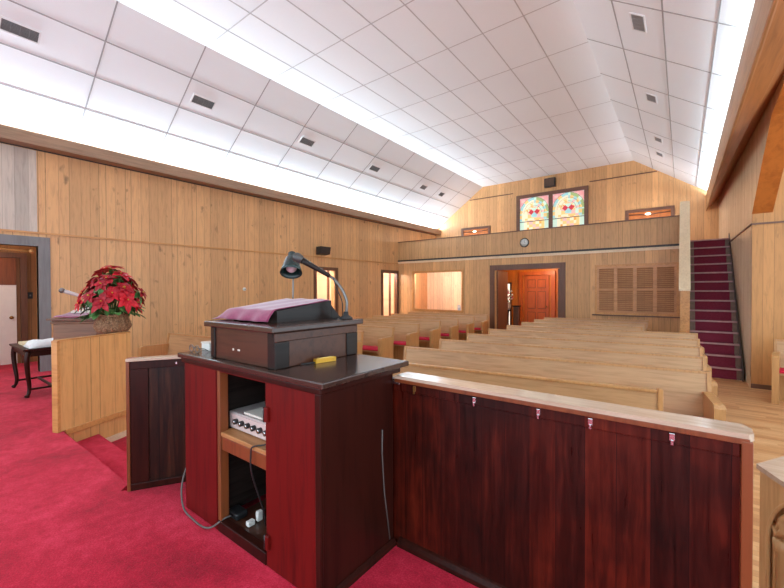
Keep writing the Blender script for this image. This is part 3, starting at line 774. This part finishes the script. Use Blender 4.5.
# gooseneck reading lamp
LX, LY = -2.10, 1.652
t = thing('reading_lamp', 'dark green bell shaded reading lamp standing behind the purple cloth', 'lamp', (LX, LY, 1.145))
MB().lathe([(.040, 1.1468), (.040, 1.16), (.02, 1.172)], 24, Matrix.Translation((LX, LY, 0))).build('base', W['lampgreen'], t)
MB().tube([(LX, LY, 1.165), (LX, LY, 1.28), (LX-.004, LY+.006, 1.40), (LX-.026, LY+.030, 1.48), (LX-.036, LY+.038, 1.52), (LX-.036, LY+.03, 1.55), (LX-.016, LY+.006, 1.56)], .0055, 10).build('stem', W['steel'], t)
ax = Vector((.46, -.42, -1)).normalized()
Mr = Matrix.Translation((LX-.018, LY+.008, 1.566)) @ Vector((0, 0, 1)).rotation_difference(ax).to_matrix().to_4x4()
MB().lathe([(.006, -.006), (.022, -.004), (.026, .0), (.027, .03), (.040, .045), (.053, .085), (.066, .135), (.072, .16), (.069, .16), (.063, .135), (.050, .085), (.037, .047), (.01, .035)], 32, Mr).build('shade', W['lampgreen'], t)
MB().ball(tuple(Mr @ Vector((0, 0, .115))), .036).build('bulb', W['bulb'], t)
# gooseneck microphone
t = thing('microphone', 'grey gooseneck microphone curving up from the back of the lectern', 'microphone', (-1.57, 1.62, 1.145))
MB().lathe([(.04, 1.1468), (.04, 1.155), (.016, 1.17), (.014, 1.19)], 20, Matrix.Translation((-1.573, 1.62, 0))).build('base', W['black'], t)
def sp_(pts, n=8):
    pts = [Vector(p) for p in pts]; out = []
    for i in range(len(pts)-1):
        p0, p1, p2, p3 = pts[max(i-1, 0)], pts[i], pts[i+1], pts[min(i+2, len(pts)-1)]
        for k in range(n):
            s = k/n; out.append(.5*((2*p1)+(p2-p0)*s+(2*p0-5*p1+4*p2-p3)*s*s+(3*p1-p0-3*p2+p3)*s**3))
    return out + [pts[-1]]
neck = sp_([(-1.573, 1.62, 1.17), (-1.566, 1.62, 1.246), (-1.592, 1.61, 1.317), (-1.64, 1.60, 1.374), (-1.685, 1.585, 1.406)])
MB().tube(neck, .0085, 12).build('gooseneck', W['steel'], t)
A = Vector((-1.665, 1.58, 1.400)); B = Vector((-1.795, 1.46, 1.502)); d_ = (B-A).normalized()
MB().tube([A, A+d_*.01, A+d_*.06, A+d_*.15, B-d_*.02], [.010, .013, .014, .017, .020], 16).build('handle', W['blackwood'], t)
hd_ = B + d_*.012
Mh = Matrix.Translation(hd_) @ Vector((0, 0, 1)).rotation_difference(d_).to_matrix().to_4x4()
MB().lathe([(.018, -.035), (.026, -.022), (.029, 0), (.027, .014), (.018, .026), (.002, .031)], 20, Mh).build('head', plain('grey_wire_mesh', lin(84, 82, 80), .45, metal=.6, var=.3, scale=300), t)
cb = sp_([tuple(A+Vector((.02, .01, -.012))), (-1.63, 1.60, 1.33), (-1.60, 1.615, 1.25), (-1.612, 1.63, 1.18), (-1.615, 1.64, 1.151)])
MB().tube(cb, .003, 8).build('cord', W['rubber'], t)
# yellow tool on the counter
tz = .941
t = thing('hand_tool', 'yellow handled tool with a dark thin blade lying on the pulpit counter', 'tool', (-1.36, 1.32, tz))
a_ = Vector((-1.492, 1.26, tz+.012)); 
def onc(p, q, w, h0, h1, mb):
    p = Vector(p); q = Vector(q); d = (q-p).normalized(); s = Vector((-d.y, d.x, 0))*w
    mb.hexa([p-s+Vector((0,0,h0)), q-s+Vector((0,0,h0)), q+s+Vector((0,0,h0)), p+s+Vector((0,0,h0)), p-s+Vector((0,0,h1)), q-s+Vector((0,0,h1)), q+s+Vector((0,0,h1)), p+s+Vector((0,0,h1))]); return mb
h0 = Vector((-1.500, 1.315, tz)); h1 = Vector((-1.478, 1.435, tz))
onc(h0, h1, .013, .0, .022, MB()).build('handle', W['yellow'], t)
onc(h0+Vector((-.018, -.075, 0)), h0, .005, .002, .008, MB()).build('blade', W['black'], t)
onc(h0+(h1-h0)*.15, h0+(h1-h0)*.85, .007, .022, .0245, MB()).build('grip_inlay', plain('pale_gold_inlay', lin(232, 200, 110), .4), t)
# white box and spectacles left of the lectern
t = thing('paper_box', 'small white box on the counter left of the lectern', 'box', (-2.375, 1.225, .94))
MB().bbox(-2.425, -2.325, 1.19, 1.26, .9405, .984, .004).build('body', W['white'], t); MB().bbox(-2.429, -2.321, 1.186, 1.264, .984, .992, .003).build('lid', W['paper'], t)
t = thing('eyeglasses', 'thin wire spectacles lying folded on the counter edge', 'glasses', (-2.36, 1.13, .94))
g_ = MB()
for cx_ in (-2.395, -2.325): g_.tube([(cx_+.026*math.cos(a), 1.115, .964+.02*math.sin(a)) for a in [2*PI*k/16 for k in range(17)]], .003, 6)
g_.build('rims', W['steel'], t)
g2_ = MB().tube([(-2.369, 1.115, .968), (-2.36, 1.112, .972), (-2.351, 1.115, .968)], .0025, 6).tube([(-2.421, 1.115, .97), (-2.412, 1.15, .962), (-2.405, 1.178, .945)], .0025, 6).tube([(-2.299, 1.115, .97), (-2.306, 1.15, .962), (-2.312, 1.178, .945)], .0025, 6)
g2_.build('temples', W['steel'], t)
# amplifier on the shelf
t = thing('amplifier', 'silver amplifier with a row of dark knobs on the plywood shelf', 'amplifier', (-1.8, 1.2, .548))
ax0, ax1, ay = -2.03, -1.615, 1.15
MB().bbox(ax0, ax1, ay, 1.42, .5485, .64, .004).build('case', W['silver'], t)
MB().box(ax0+.01, ax1-.01, ay-.004, ay, .556, .63).build('face_plate', plain('pale_pink_faceplate', lin(210, 186, 180), .4), t)
for k in range(6):
    x = ax0 + .085 + k*.056
    kb = MB().tube([(x, ay-.004, .598), (x, ay-.024, .598)], .0145, 14).build('knob', W['black'], t)
    MB().tube([(x, ay-.024, .598), (x, ay-.026, .598)], .009, 12).build('knob_cap', W['metal'], kb)
t = MB().bbox(-1.90, -1.66, 1.16, 1.36, .642, .654, .003); nb = t.build('notebook', W['paper']); tag(nb, 'pale notebook lying on top of the amplifier', 'notebook')
# power strip, plugs, cables in the niche
t = thing('power_strip', 'white power plugs and black adapter on the niche floor', 'power strip', (-1.75, 1.2, .05))
MB().bbox(-2.03, -1.93, 1.13, 1.20, .052, .09, .01).build('adapter', W['black'], t)
MB().bbox(-1.86, -1.83, 1.14, 1.18, .052, .078, .004).build('plug', W['white'], t)
MB().bbox(-1.86, -1.835, 1.20, 1.23, .052, .105, .004).build('plug', W['white'], t)
MB().bbox(-1.625, -1.59, 1.13, 1.36, .052, .10, .004).build('strip', W['white'], t)
cb = sp_([(-1.585, 1.128, .575), (-1.62, 1.10, .562), (-1.66, 1.078, .5535), (-1.685, 1.068, .54), (-1.69, 1.066, .50), (-1.692, 1.068, .44), (-1.70, 1.09, .36), (-1.70, 1.14, .2), (-1.71, 1.17, .09), (-1.68, 1.25, .062), (-1.645, 1.30, .058)])
c1 = MB().tube(cb, .004, 8).build('power_cable', W['rubber']); tag(c1, 'thin black cable hanging over the shelf edge in the niche', 'cable')
c2 = MB()
for s in range(3):
    c2.tube(sp_([(-1.84+.06*s+.06*math.cos(a), 1.30+.05*math.sin(a), .058+.006*s) for a in [k*.7 for k in range(10)]], 4), .005, 6)
c2 = c2.build('coiled_cable', W['rubber']); tag(c2, 'tangle of black cable coiled on the niche floor', 'cable')
c3 = MB().tube(sp_([(-2.43, 1.14, .30), (-2.42, 1.085, .22), (-2.40, 1.05, .12), (-2.34, 1.035, .03), (-2.22, 1.03, .012), (-2.10, 1.03, .012), (-2.03, 1.045, .03), (-1.99, 1.09, .068), (-1.98, 1.125, .072)]), .005, 8).build('floor_cable', W['cable_grey'])
tag(c3, 'grey cable drooping round the pulpit corner into the niche', 'cable')

# ------------------------------------------------------------------ rails round the platform
t = thing('platform_rail', 'long dark red boarded rail with a pale cap right of the pulpit', 'rail', (-.5, 1.6, 0))
P(MB().box(X1-.10, .145, 1.585, 1.62, .0, .854), 'boards', W['rail_red'])
P(MB().bbox(X1+.001, .145, 1.572, 1.585, .80, .854, .003), 'top_band', W['rail_red'])
P(MB().bbox(.145, .172, 1.555, 1.645, .0, .857, .003), 'end_board', W['oak_edge'])
P(MB().prism([(X1+.02, 1.558), (.162, 1.558), (.175, 1.575), (.175, 1.635), (.155, 1.672), (X1+.02, 1.672)], .857, .879, 'z'), 'cap', W['oak_rail'])
P(MB().bbox(X1+.02, .165, 1.556, 1.562, .846, .864, .002), 'cap_edge', W['oak_edge'])
P(MB().prism([(1.585, 0), (1.558, 0), (1.56, .02), (1.575, .035), (1.585, .04)], X1+.03, .144, 'x'), 'base_moulding', W['mahog'])
for x in (-1.057, -.736, -.458, -.27, -.025):
    P(MB().bbox(x-.008, x+.008, 1.567, 1.573, .812, .838, .002).box(x-.003, x+.004, 1.562, 1.568, .80, .815), 'clip', W['brass'] if x < -.9 else W['metal'])
P(MB().bbox(X1+.004, X1+.05, 1.560, 1.572, .835, .85, .002), 'corner_bracket', W['metal'])
# short dark return of the rail, left of the pulpit
ga = math.atan2(.866, .5)
t = thing('platform_rail', 'short dark boarded rail with oak cap left of the pulpit', 'rail', (-2.893, .927, 0), ga)
def PL(mb, n, m): return mb.build(n, m, t, world=False)
GL = .76
PL(MB().box(.02, GL, .006, .03, .0, .848), 'boards', W['gate'])
PL(MB().bbox(.0, .02, -.012, .05, .0, .852, .003), 'end_board', W['oak_edge'])
PL(MB().bbox(.0, GL, -.02, .055, .852, .872, .004), 'cap', W['oak_rail'])
PL(MB().bbox(.02, GL, -.008, .006, .80, .851, .003), 'top_band', W['mahog'])
PL(MB().bbox(.02, .125, -.006, .006, .045, .80, .003), 'stile', W['mahog'])
PL(MB().bbox(.02, GL, -.012, .006, .0, .045, .003), 'base_moulding', W['mahog'])
PL(MB().bbox(.285, .297, -.014, -.008, .815, .832, .002), 'clip', W['metal'])
# honey rail left of the steps
ra = math.atan2(.92, -.39)
t = thing('platform_rail', 'honey coloured panelled rail beside the steps under the poinsettia', 'rail', (-4.597, .93, 0), ra)
RL = .735
PL(MB().box(.0, RL, .006, .055, ZF, .845), 'core', W['rail_face'])
PL(MB().box(.015, RL, -.006, .006, .012, .846), 'face_panel', W['rail_face'])
PL(MB().bbox(-.012, .015, -.008, .062, .0, .852, .003), 'end_board', W['honey'])
PL(MB().bbox(.0, RL, -.010, .062, .847, .860, .003), 'cap', W['honey'])
PL(MB().bbox(.05, RL, -.022, .005, -.045, .012, .004), 'moulding', W['honey'])
PL(MB().bbox(.30, RL, -.018, .005, ZF+.001, ZF+.07, .004), 'skirting', W['pale_board'])

# ------------------------------------------------------------------ left of the platform
# small table
t = thing('side_table', 'small dark side table with curved legs by the hall doorway', 'table', (-6.8, 1.25, 0))
tx0, tx1, ty0, ty1 = -7.24, -6.38, .985, 1.50
MB().bbox(tx0-.02, tx1+.02, ty0-.02, ty1+.02, .575, .60, .006).build('table_top', W['mahog'], t)
MB().bbox(tx0+.02, tx1-.02, ty0+.015, ty1-.015, .50, .575, .004).build('apron', W['mahog'], t)
for (x, sx) in ((tx0+.03, -1), (tx1-.03, 1)):
    for (y, sy) in ((ty0+.03, -1), (ty1-.03, 1)):
        pth = sp_([(x, y, .57), (x+sx*.012, y+sy*.012, .46), (x+sx*.004, y+sy*.004, .30), (x-sx*.012, y-sy*.012, .14), (x-sx*.004, y-sy*.004, .05), (x+sx*.02, y+sy*.02, .012)], 5)
        n = len(pth); MB().tube(pth, [.030 - .014*i/(n-1) + (.008 if i > n-4 else 0) for i in range(n)], 10).build('leg', W['mahog'], t)
MB().bbox(tx1-.045, tx1-.02, ty0+.03, ty1-.03, .085, .11, .004).bbox(tx0+.02, tx0+.045, ty0+.03, ty1-.03, .085, .11, .004).bbox(tx0+.04, tx1-.04, 1.23, 1.26, .085, .11, .004).build('stretcher', W['mahog'], t)
bk = MB().bbox(-7.10, -6.78, 1.03, 1.16, .6005, .637, .006).build('book', plain('cream_book', lin(206, 188, 150), .6)); tag(bk, 'cream coloured book lying on the small side table', 'book')
# folded cloth
nu, nv = 14, 10; vs_ = []
for j in range(nv+1):
    for i in range(nu+1):
        u, v = i/nu, j/nv; e = min(u, 1-u, v, 1-v)
        vs_.append((-6.76+u*.36, 1.03+v*.42, .602 + min(.055, e*.5) + .022*math.sin(u*7+v*4)*min(1, e*6) + .03*u*min(1, e*5)))
ff = MB().add(vs_, [[j*(nu+1)+i, j*(nu+1)+i+1, (j+1)*(nu+1)+i+1, (j+1)*(nu+1)+i] for j in range(nv) for i in range(nu)], True).build('folded_cloth', plain('white_linen', lin(222, 220, 216), .8))
md = ff.modifiers.new('solid', 'SOLIDIFY'); md.thickness = .006; md.offset = 1
tag(ff, 'crumpled white cloth lying on the small side table', 'cloth')
# second lectern
la = math.radians(48)
t = thing('lectern', 'brown wooden lectern beside the poinsettia on the far platform side', 'lectern', (-5.88, 1.46, 0), la)
PL(MB().bbox(-.24, .22, -.19, .19, .0, .925, .006).bbox(-.26, .24, -.21, .21, .925, .95, .006).bbox(-.25, .23, -.2, .2, .95, .97, .005), 'body', W['walnut'])
PL(MB().box(-.244, -.2395, -.10, .06, .60, .88), 'recess', W['brown'])
PL(MB().bbox(-.265, .28, -.27, .26, .970, .993, .006), 'top_slab', W['brown_x'])
PL(MB().prism([(-.20, .9935), (-.20, 1.01), (.18, 1.095), (.18, .9935)], -.13, .24, 'x'), 'slope_board', W['shutter'])
lc = Matrix.Translation((-5.88, 1.46, 0)) @ Matrix.Rotation(la, 4, 'Z')
def LW(p): return lc @ Vector(p)
q = MB()
nu, nv = 12, 12; vs_ = []
for j in range(nv+1):
    for i in range(nu+1):
        u, v = i/nu, j/nv; x = -.20+.34*u; y = -.26+.36*v
        yy = max(y, -.20); z = (1.021 + (yy+.20)*.224) if x > -.13 else 1.021 + (yy+.2)*.224*max(0, 1-(-.13-x)/.06)
        if y < -.20: z = 1.021 - (-.20-y)*.3
        vs_.append(LW((x, y, max(z+.004*math.sin(u*9), .999))))
lcl = q.add(vs_, [[j*(nu+1)+i, j*(nu+1)+i+1, (j+1)*(nu+1)+i+1, (j+1)*(nu+1)+i] for j in range(nv) for i in range(nu)], True).build('lectern_cloth', W['purple'])
md = lcl.modifiers.new('solid', 'SOLIDIFY'); md.thickness = .004; md.offset = 1
tag(lcl, 'purple cloth on the sloped top of the far brown lectern', 'cloth')
ob = MB()
for s in (-1, 1):
    pts = []
    for i in range(7):
        w = i/6; x = .045 + s*(.003 + .135*w); hgt = .022*math.sin(w*2.2+.3)
        pts.append((x, hgt))
    for (xa, ha), (xb, hb) in zip(pts, pts[1:]):
        y0_, y1_ = -.12, .16
        def Z(y, h): return 1.031 + (y+.20)*.224 + h
        ob.hexa([LW((xa, y0_, Z(y0_, 0))), LW((xb, y0_, Z(y0_, 0))), LW((xb, y1_, Z(y1_, 0))), LW((xa, y1_, Z(y1_, 0))),
                 LW((xa, y0_, Z(y0_, ha+.006))), LW((xb, y0_, Z(y0_, hb+.006))), LW((xb, y1_, Z(y1_, hb+.006))), LW((xa, y1_, Z(y1_, ha+.006)))])
ob = ob.build('open_book', W['paper']); tag(ob, 'white open book lying on the far brown lectern', 'book')
t = thing('microphone', 'pale silver microphone on an arm over the far lectern', 'microphone', tuple(LW((.16, .23, .993))))
arm = sp_([tuple(LW((.16, .23, .995))), tuple(LW((.15, .22, 1.10))), tuple(LW((.05, .16, 1.18))), tuple(LW((-.08, .10, 1.24)))])
MB().tube(arm, .012, 10).build('arm', W['white'], t)
a0 = LW((-.06, .11, 1.232)); a1 = LW((-.25, .03, 1.312))
MB().tube([a0, a0.lerp(a1, .3), a0.lerp(a1, .8), a1], [.014, .019, .024, .022], 12).build('handle', W['silver'], t)
MB().ball(tuple(a1.lerp(a0, -.08)), .033).build('head', W['steel'], t)

# plant stand, basket, poinsettia
BX, BY, BZ = -5.21, 1.545, .849
t = thing('plant_stand', 'plain wooden stand behind the honey rail under the flower basket', 'stand', (BX, BY, 0))
MB().bbox(BX-.15, BX+.12, BY-.12, BY+.13, BZ-.033, BZ-.003, .005).build('top', W['brown'], t)
for sx in (-1, 1):
    for sy in (-1, 1): MB().bbox(BX+sx*.09-.02, BX+sx*.09+.02, BY+sy*.09-.02, BY+sy*.09+.02, 0, BZ-.031, .004).build('leg', W['brown'], t)
t = thing('wicker_basket', 'brown wicker basket holding the red poinsettia', 'basket', (BX, BY, BZ))
def br(z): return .135 + .04*math.sin(min(1, z/.07)*PI/2) if z < .07 else .175 - (z-.07)*.36
TB = Matrix.Translation((BX, BY, BZ))
MB().lathe([(br(0)-.012, 0.001)] + [(br(z)-.008, z) for z in [.0, .02, .04, .07, .1, .13, .16, .18]] + [(br(.18)-.018, .18), (br(.1)-.02, .1), (br(0)-.03, .012)], 36, TB).build('lining', W['brown'], t)
wv = MB(); seg = 72
for r_ in range(15):
    z = .006 + r_*.0122
    wv.tube([TB @ Vector(((br(z)+.005*math.cos(k*PI/2*1+r_*PI))*math.cos(2*PI*k/seg), (br(z)+.005*math.cos(k*PI/2+r_*PI))*math.sin(2*PI*k/seg), z)) for k in range(seg+1)], .0062, 5, False)
wv.build('weave', W['wicker'], t)
sk_ = MB()
for k in range(18):
    a = 2*PI*k/18; sk_.tube([TB @ Vector((br(z)*math.cos(a)*1.01, br(z)*math.sin(a)*1.01, z)) for z in (.0, .04, .08, .13, .185)], .007, 6)
sk_.build('stakes', W['wicker'], t)
MB().tube([TB @ Vector((br(.185)*math.cos(2*PI*k/36), br(.185)*math.sin(2*PI*k/36), .186+.004*math.sin(k*2))) for k in range(37)], .012, 8, False).build('rim', W['wicker'], t)

t = thing('poinsettia', 'big red poinsettia plant in full bloom sitting in the wicker basket', 'plant', (BX, BY, BZ+.05))
def leafmesh(mb, base, d, up, L, w, droop=.25, n=4):
    d = d.normalized(); side = d.cross(up)
    if side.length < 1e-3: side = Vector((1, 0, 0))
    side.normalize(); nrm = side.cross(d).normalized(); o = len(mb.v)
    vs = []; fs = []
    for i in range(n+1):
        s = i/n; ww = w*math.sin(PI*min(1, s*.92+.06))**.8 if i < n else .0005
        c = base + d*L*s - nrm*0 + Vector((0, 0, -1))*droop*L*s*s
        vs += [c - side*ww + nrm*ww*.25, c, c + side*ww + nrm*ww*.25]
    for i in range(n):
        a = i*3; fs += [[a, a+1, a+4, a+3], [a+1, a+2, a+5, a+4]]
    mb.add(vs, fs, True)
rnd = random.Random(11)
stem_mb = MB(); leaf_mb = MB()
root = Vector((BX, BY, BZ+.12))
pot = MB().lathe([(.07, .012), (.095, .12), (.10, .15), (.09, .15), (.085, .13)], 20, TB).build('pot', W['brown'], t)
heads = []
cenz = BZ + .30
for ring, (n, r, z, tilt) in enumerate(((2, .05, BZ+.70, .1), (6, .13, BZ+.645, .5), (9, .21, BZ+.55, .85), (10, .275, BZ+.45, 1.1), (9, .31, BZ+.36, 1.25))):
    for k in range(n):
        a = 2*PI*(k+.5*ring)/n + rnd.uniform(-.18, .18); rr = r*rnd.uniform(.72, 1.16)
        p = Vector((BX+rr*math.cos(a), BY+rr*math.sin(a), z+rnd.uniform(-.05, .04)))
        nv_ = Vector((math.cos(a)*math.sin(tilt), math.sin(a)*math.sin(tilt), math.cos(tilt)))
        heads.append((p, nv_))
for p, nv_ in heads:
    fm = MB(); tx = nv_.cross(Vector((.3, .2, 1))).normalized(); ty = nv_.cross(tx)
    R_ = rnd.uniform(.09, .135); off = rnd.random()*6
    for lay, (cnt, rad, lift) in enumerate(((5, 1., .08), (5, .72, .35), (4, .42, .7))):
        for k in range(cnt):
            a = off + 2*PI*(k+.5*lay)/cnt + rnd.uniform(-.2, .2)
            d = tx*math.cos(a) + ty*math.sin(a) + nv_*lift
            leafmesh(fm, p, d, nv_, R_*rad*rnd.uniform(.85, 1.15), R_*rad*.27, .22)
    fo = fm.build('flower', W['bract'] if rnd.random() < .6 else W['bract2'], t)
    cm = MB()
    for k in range(3): cm.ball(tuple(p + nv_*.018 + Vector((rnd.uniform(-.01, .01), rnd.uniform(-.01, .01), rnd.uniform(-.005, .005)))), .006, 6, 4)
    cm.build('bud', W['pollen'], fo)
    stem_mb.tube([root, root.lerp(p, .5)+Vector((0, 0, .02)), p], .005, 6)
    for k in range(3):
        a = rnd.random()*2*PI; d = tx*math.cos(a) + ty*math.sin(a) - nv_*.3
        leafmesh(leaf_mb, p - nv_*.03, d, nv_, rnd.uniform(.08, .11), .03, .3)
for k in range(64):
    a = rnd.random()*2*PI; r = rnd.uniform(.12, .25); z = BZ + rnd.uniform(.18, .30)
    b = Vector((BX+r*math.cos(a), BY+r*math.sin(a), z)); d = Vector((math.cos(a), math.sin(a), rnd.uniform(-.5, .2)))
    leafmesh(leaf_mb, b, d, Vector((0, 0, 1)), rnd.uniform(.09, .13), .036, .35)
leaf_mb.build('foliage', W['leaf'], t); stem_mb.build('stems', W['leaf'], t)

# ------------------------------------------------------------------ gothic rail end, bottom right
Aw = Vector((.263, 2.20)); da = Vector((.37, -.93)).normalized(); db = Vector((.53, .85)).normalized()
t = thing('kneeling_rail', 'pale oak rail end carved with a gothic arch, beside the dark rail', 'rail', (Aw.x, Aw.y, ZF))
def K(a, b, z): q = Aw + da*a + db*b; return Vector((q.x, q.y, z))
KT = .58; KL = .62; KD = .42
def kprism(pts, z0, z1, mb):
    n = len(pts); return mb.add([K(a, b, z0) for a, b in pts] + [K(a, b, z1) for a, b in pts], [list(range(n)), [n+i for i in range(n)][::-1]] + [[i, n+i, n+(i+1) % n, (i+1) % n] for i in range(n)])
kprism([(.0, .026), (KL, .026), (KL, KD), (0, KD)], ZF, KT-.02, MB()).build('body', W['oak_light'], t)
kprism([(-.012, -.012), (KL+.012, -.012), (KL+.012, KD+.012), (-.012, KD+.012)], KT-.02, KT, MB()).build('cap', W['oak_rail'], t)
# face with arch hole
bm = bmesh.new()
ac = .21; aw = .16; zs = .30
loop_o = [(0, ZF), (KL, ZF), (KL, KT-.02), (0, KT-.02)]
arch = [(ac-aw, ZF+.06), (ac-aw, zs)] 
for k in range(1, 9):
    w = k/9; ang = PI - w*PI/3; arch.append((ac+aw + 2*aw*math.cos(ang), zs + 2*aw*.83*math.sin(ang)))
arch.append((ac, zs+2*aw*.83*math.sin(PI*2/3)))
arch += [(2*ac-a, z) for a, z in arch[-2::-1]]
def loop(pts):
    vs = [bm.verts.new((a, 0, z)) for a, z in pts]
    return [bm.edges.new((vs[i], vs[(i+1) % len(vs)])) for i in range(len(vs))]
ed = loop(loop_o) + loop(arch)
bmesh.ops.triangle_fill(bm, edges=ed, use_beauty=True, use_dissolve=False)
ge = bmesh.ops.extrude_face_region(bm, geom=bm.faces[:])
for v in [g for g in ge['geom'] if isinstance(g, bmesh.types.BMVert)]: v.co.y += .025
bm.verts.index_update()
fm = MB().add([K(v.co.x, v.co.y, v.co.z) for v in bm.verts], [[v.index for v in f.verts] for f in bm.faces]); bm.free()
fm.build('arched_face', W['oak_light'], t)
MB().tube([K(a, .003, z) for a, z in arch], .007, 8).build('arch_moulding', W['oak_light'], t)
ins = [(ac + (a-ac)*.80, zs + (z-zs)*.80 if z > zs else z) for a, z in arch]
MB().tube([K(a, .022, z) for a, z in ins], .010, 8).build('inner_moulding', W['oak_light'], t)
cz = MB()
for sgn in (-1, 1):
    cz.tube([K(ac+sgn*aw*.98, .02, zs+.07), K(ac+sgn*aw*.66, .02, zs+.04), K(ac+sgn*aw*.52, .02, zs+.07), K(ac+sgn*aw*.58, .02, zs+.11), K(ac+sgn*aw*.3, .02, zs+.15), K(ac, .02, zs+.16)], .014, 8)
cz.build('cusps', W['oak_light'], t)
for sgn in (-1, 1):
    MB().tube([K(ac+sgn*aw*.62, .03, ZF+.07), K(ac+sgn*aw*.62, .03, zs-.03), K(ac+sgn*aw*.62, .03, zs-.02), K(ac+sgn*aw*.62, .03, zs+.02)], [.018, .018, .026, .03], 12).build('colonnette', W['oak_light'], t)

# ------------------------------------------------------------------ light
def area(name, loc, rot, sx, sy, e, col=(1, 1, 1)):
    l = bpy.data.lights.new(name, 'AREA'); l.shape = 'RECTANGLE'; l.size = sx; l.size_y = sy; l.energy = e; l.color = col
    o = bpy.data.objects.new(name, l); C.objects.link(o); o.location = loc; o.rotation_euler = rot; return o
def point(name, loc, e, col=(1, 1, 1), r=.1):
    l = bpy.data.lights.new(name, 'POINT'); l.energy = e; l.color = col; l.shadow_soft_size = r
    o = bpy.data.objects.new(name, l); C.objects.link(o); o.location = loc; return o
COOL = (.71, .875, 1)
ymid = (YN+13.8)/2; ylen = 13.8-YN
# fluorescent strips hidden in the cove behind each cornice board
area('cove_light', (-8.17, ymid, 3.765), (0, PI+1.05, 0), .08, ylen, 540, COOL)
area('cove_light', (.665, ymid, 3.865), (0, PI-1.0, 0), .08, ylen, 320, COOL)
point('room_lamp', (-6.9, 11.62, 2.08), 105, (1, .98, .95), .1)
point('room_lamp', (-8.8, 7.2, 2.05), 65, (1, .95, .9), .1)
point('room_lamp', (-9.3, 10.0, 2.05), 75, (1, .95, .9), .1)
point('gallery_fill', (-.9, 12.9, 3.1), 38, (1, .95, .88), .12)  # added fill lights, hidden behind the parapet, brighten the gable and stair wall
point('gallery_fill', (-6.4, 12.9, 3.1), 38, (1, .95, .88), .12)
point('hall_lamp', (-9.0, .3, 2.25), 26, (1, .9, .8), .15)
point('vestibule_lamp', (-3.6, 12.3, 2.02), 30, (1, .72, .42), .1)

w = bpy.data.worlds.new('World'); S.world = w; w.use_nodes = True
bg = w.node_tree.nodes['Background']; bg.inputs[0].default_value = (.72, .88, 1, 1); bg.inputs[1].default_value = 2.4

# ------------------------------------------------------------------ camera
cam = bpy.data.cameras.new('Camera'); cam.sensor_width = 36; cam.lens = 36*381.58/784; cam.clip_start = .02
co = bpy.data.objects.new('Camera', cam); C.objects.link(co)
R0 = Vector((.7959067, .6054096, -.0034352)); U0 = -Vector((.0047132, -.01187, -.9999184)); F0 = Vector((-.605401, .7958256, -.0123008))
co.matrix_world = Matrix(((R0.x, U0.x, -F0.x, 0), (R0.y, U0.y, -F0.y, 0), (R0.z, U0.z, -F0.z, 1.32), (0, 0, 0, 1)))
S.camera = co
S.view_settings.view_transform = 'Standard'; S.view_settings.look = 'None'; S.view_settings.gamma = 1; S.view_settings.exposure = .34
S.view_settings.use_curve_mapping = False
S.cycles.max_bounces = 10; S.cycles.diffuse_bounces = 6; S.cycles.glossy_bounces = 4
S.cycles.use_denoising = True
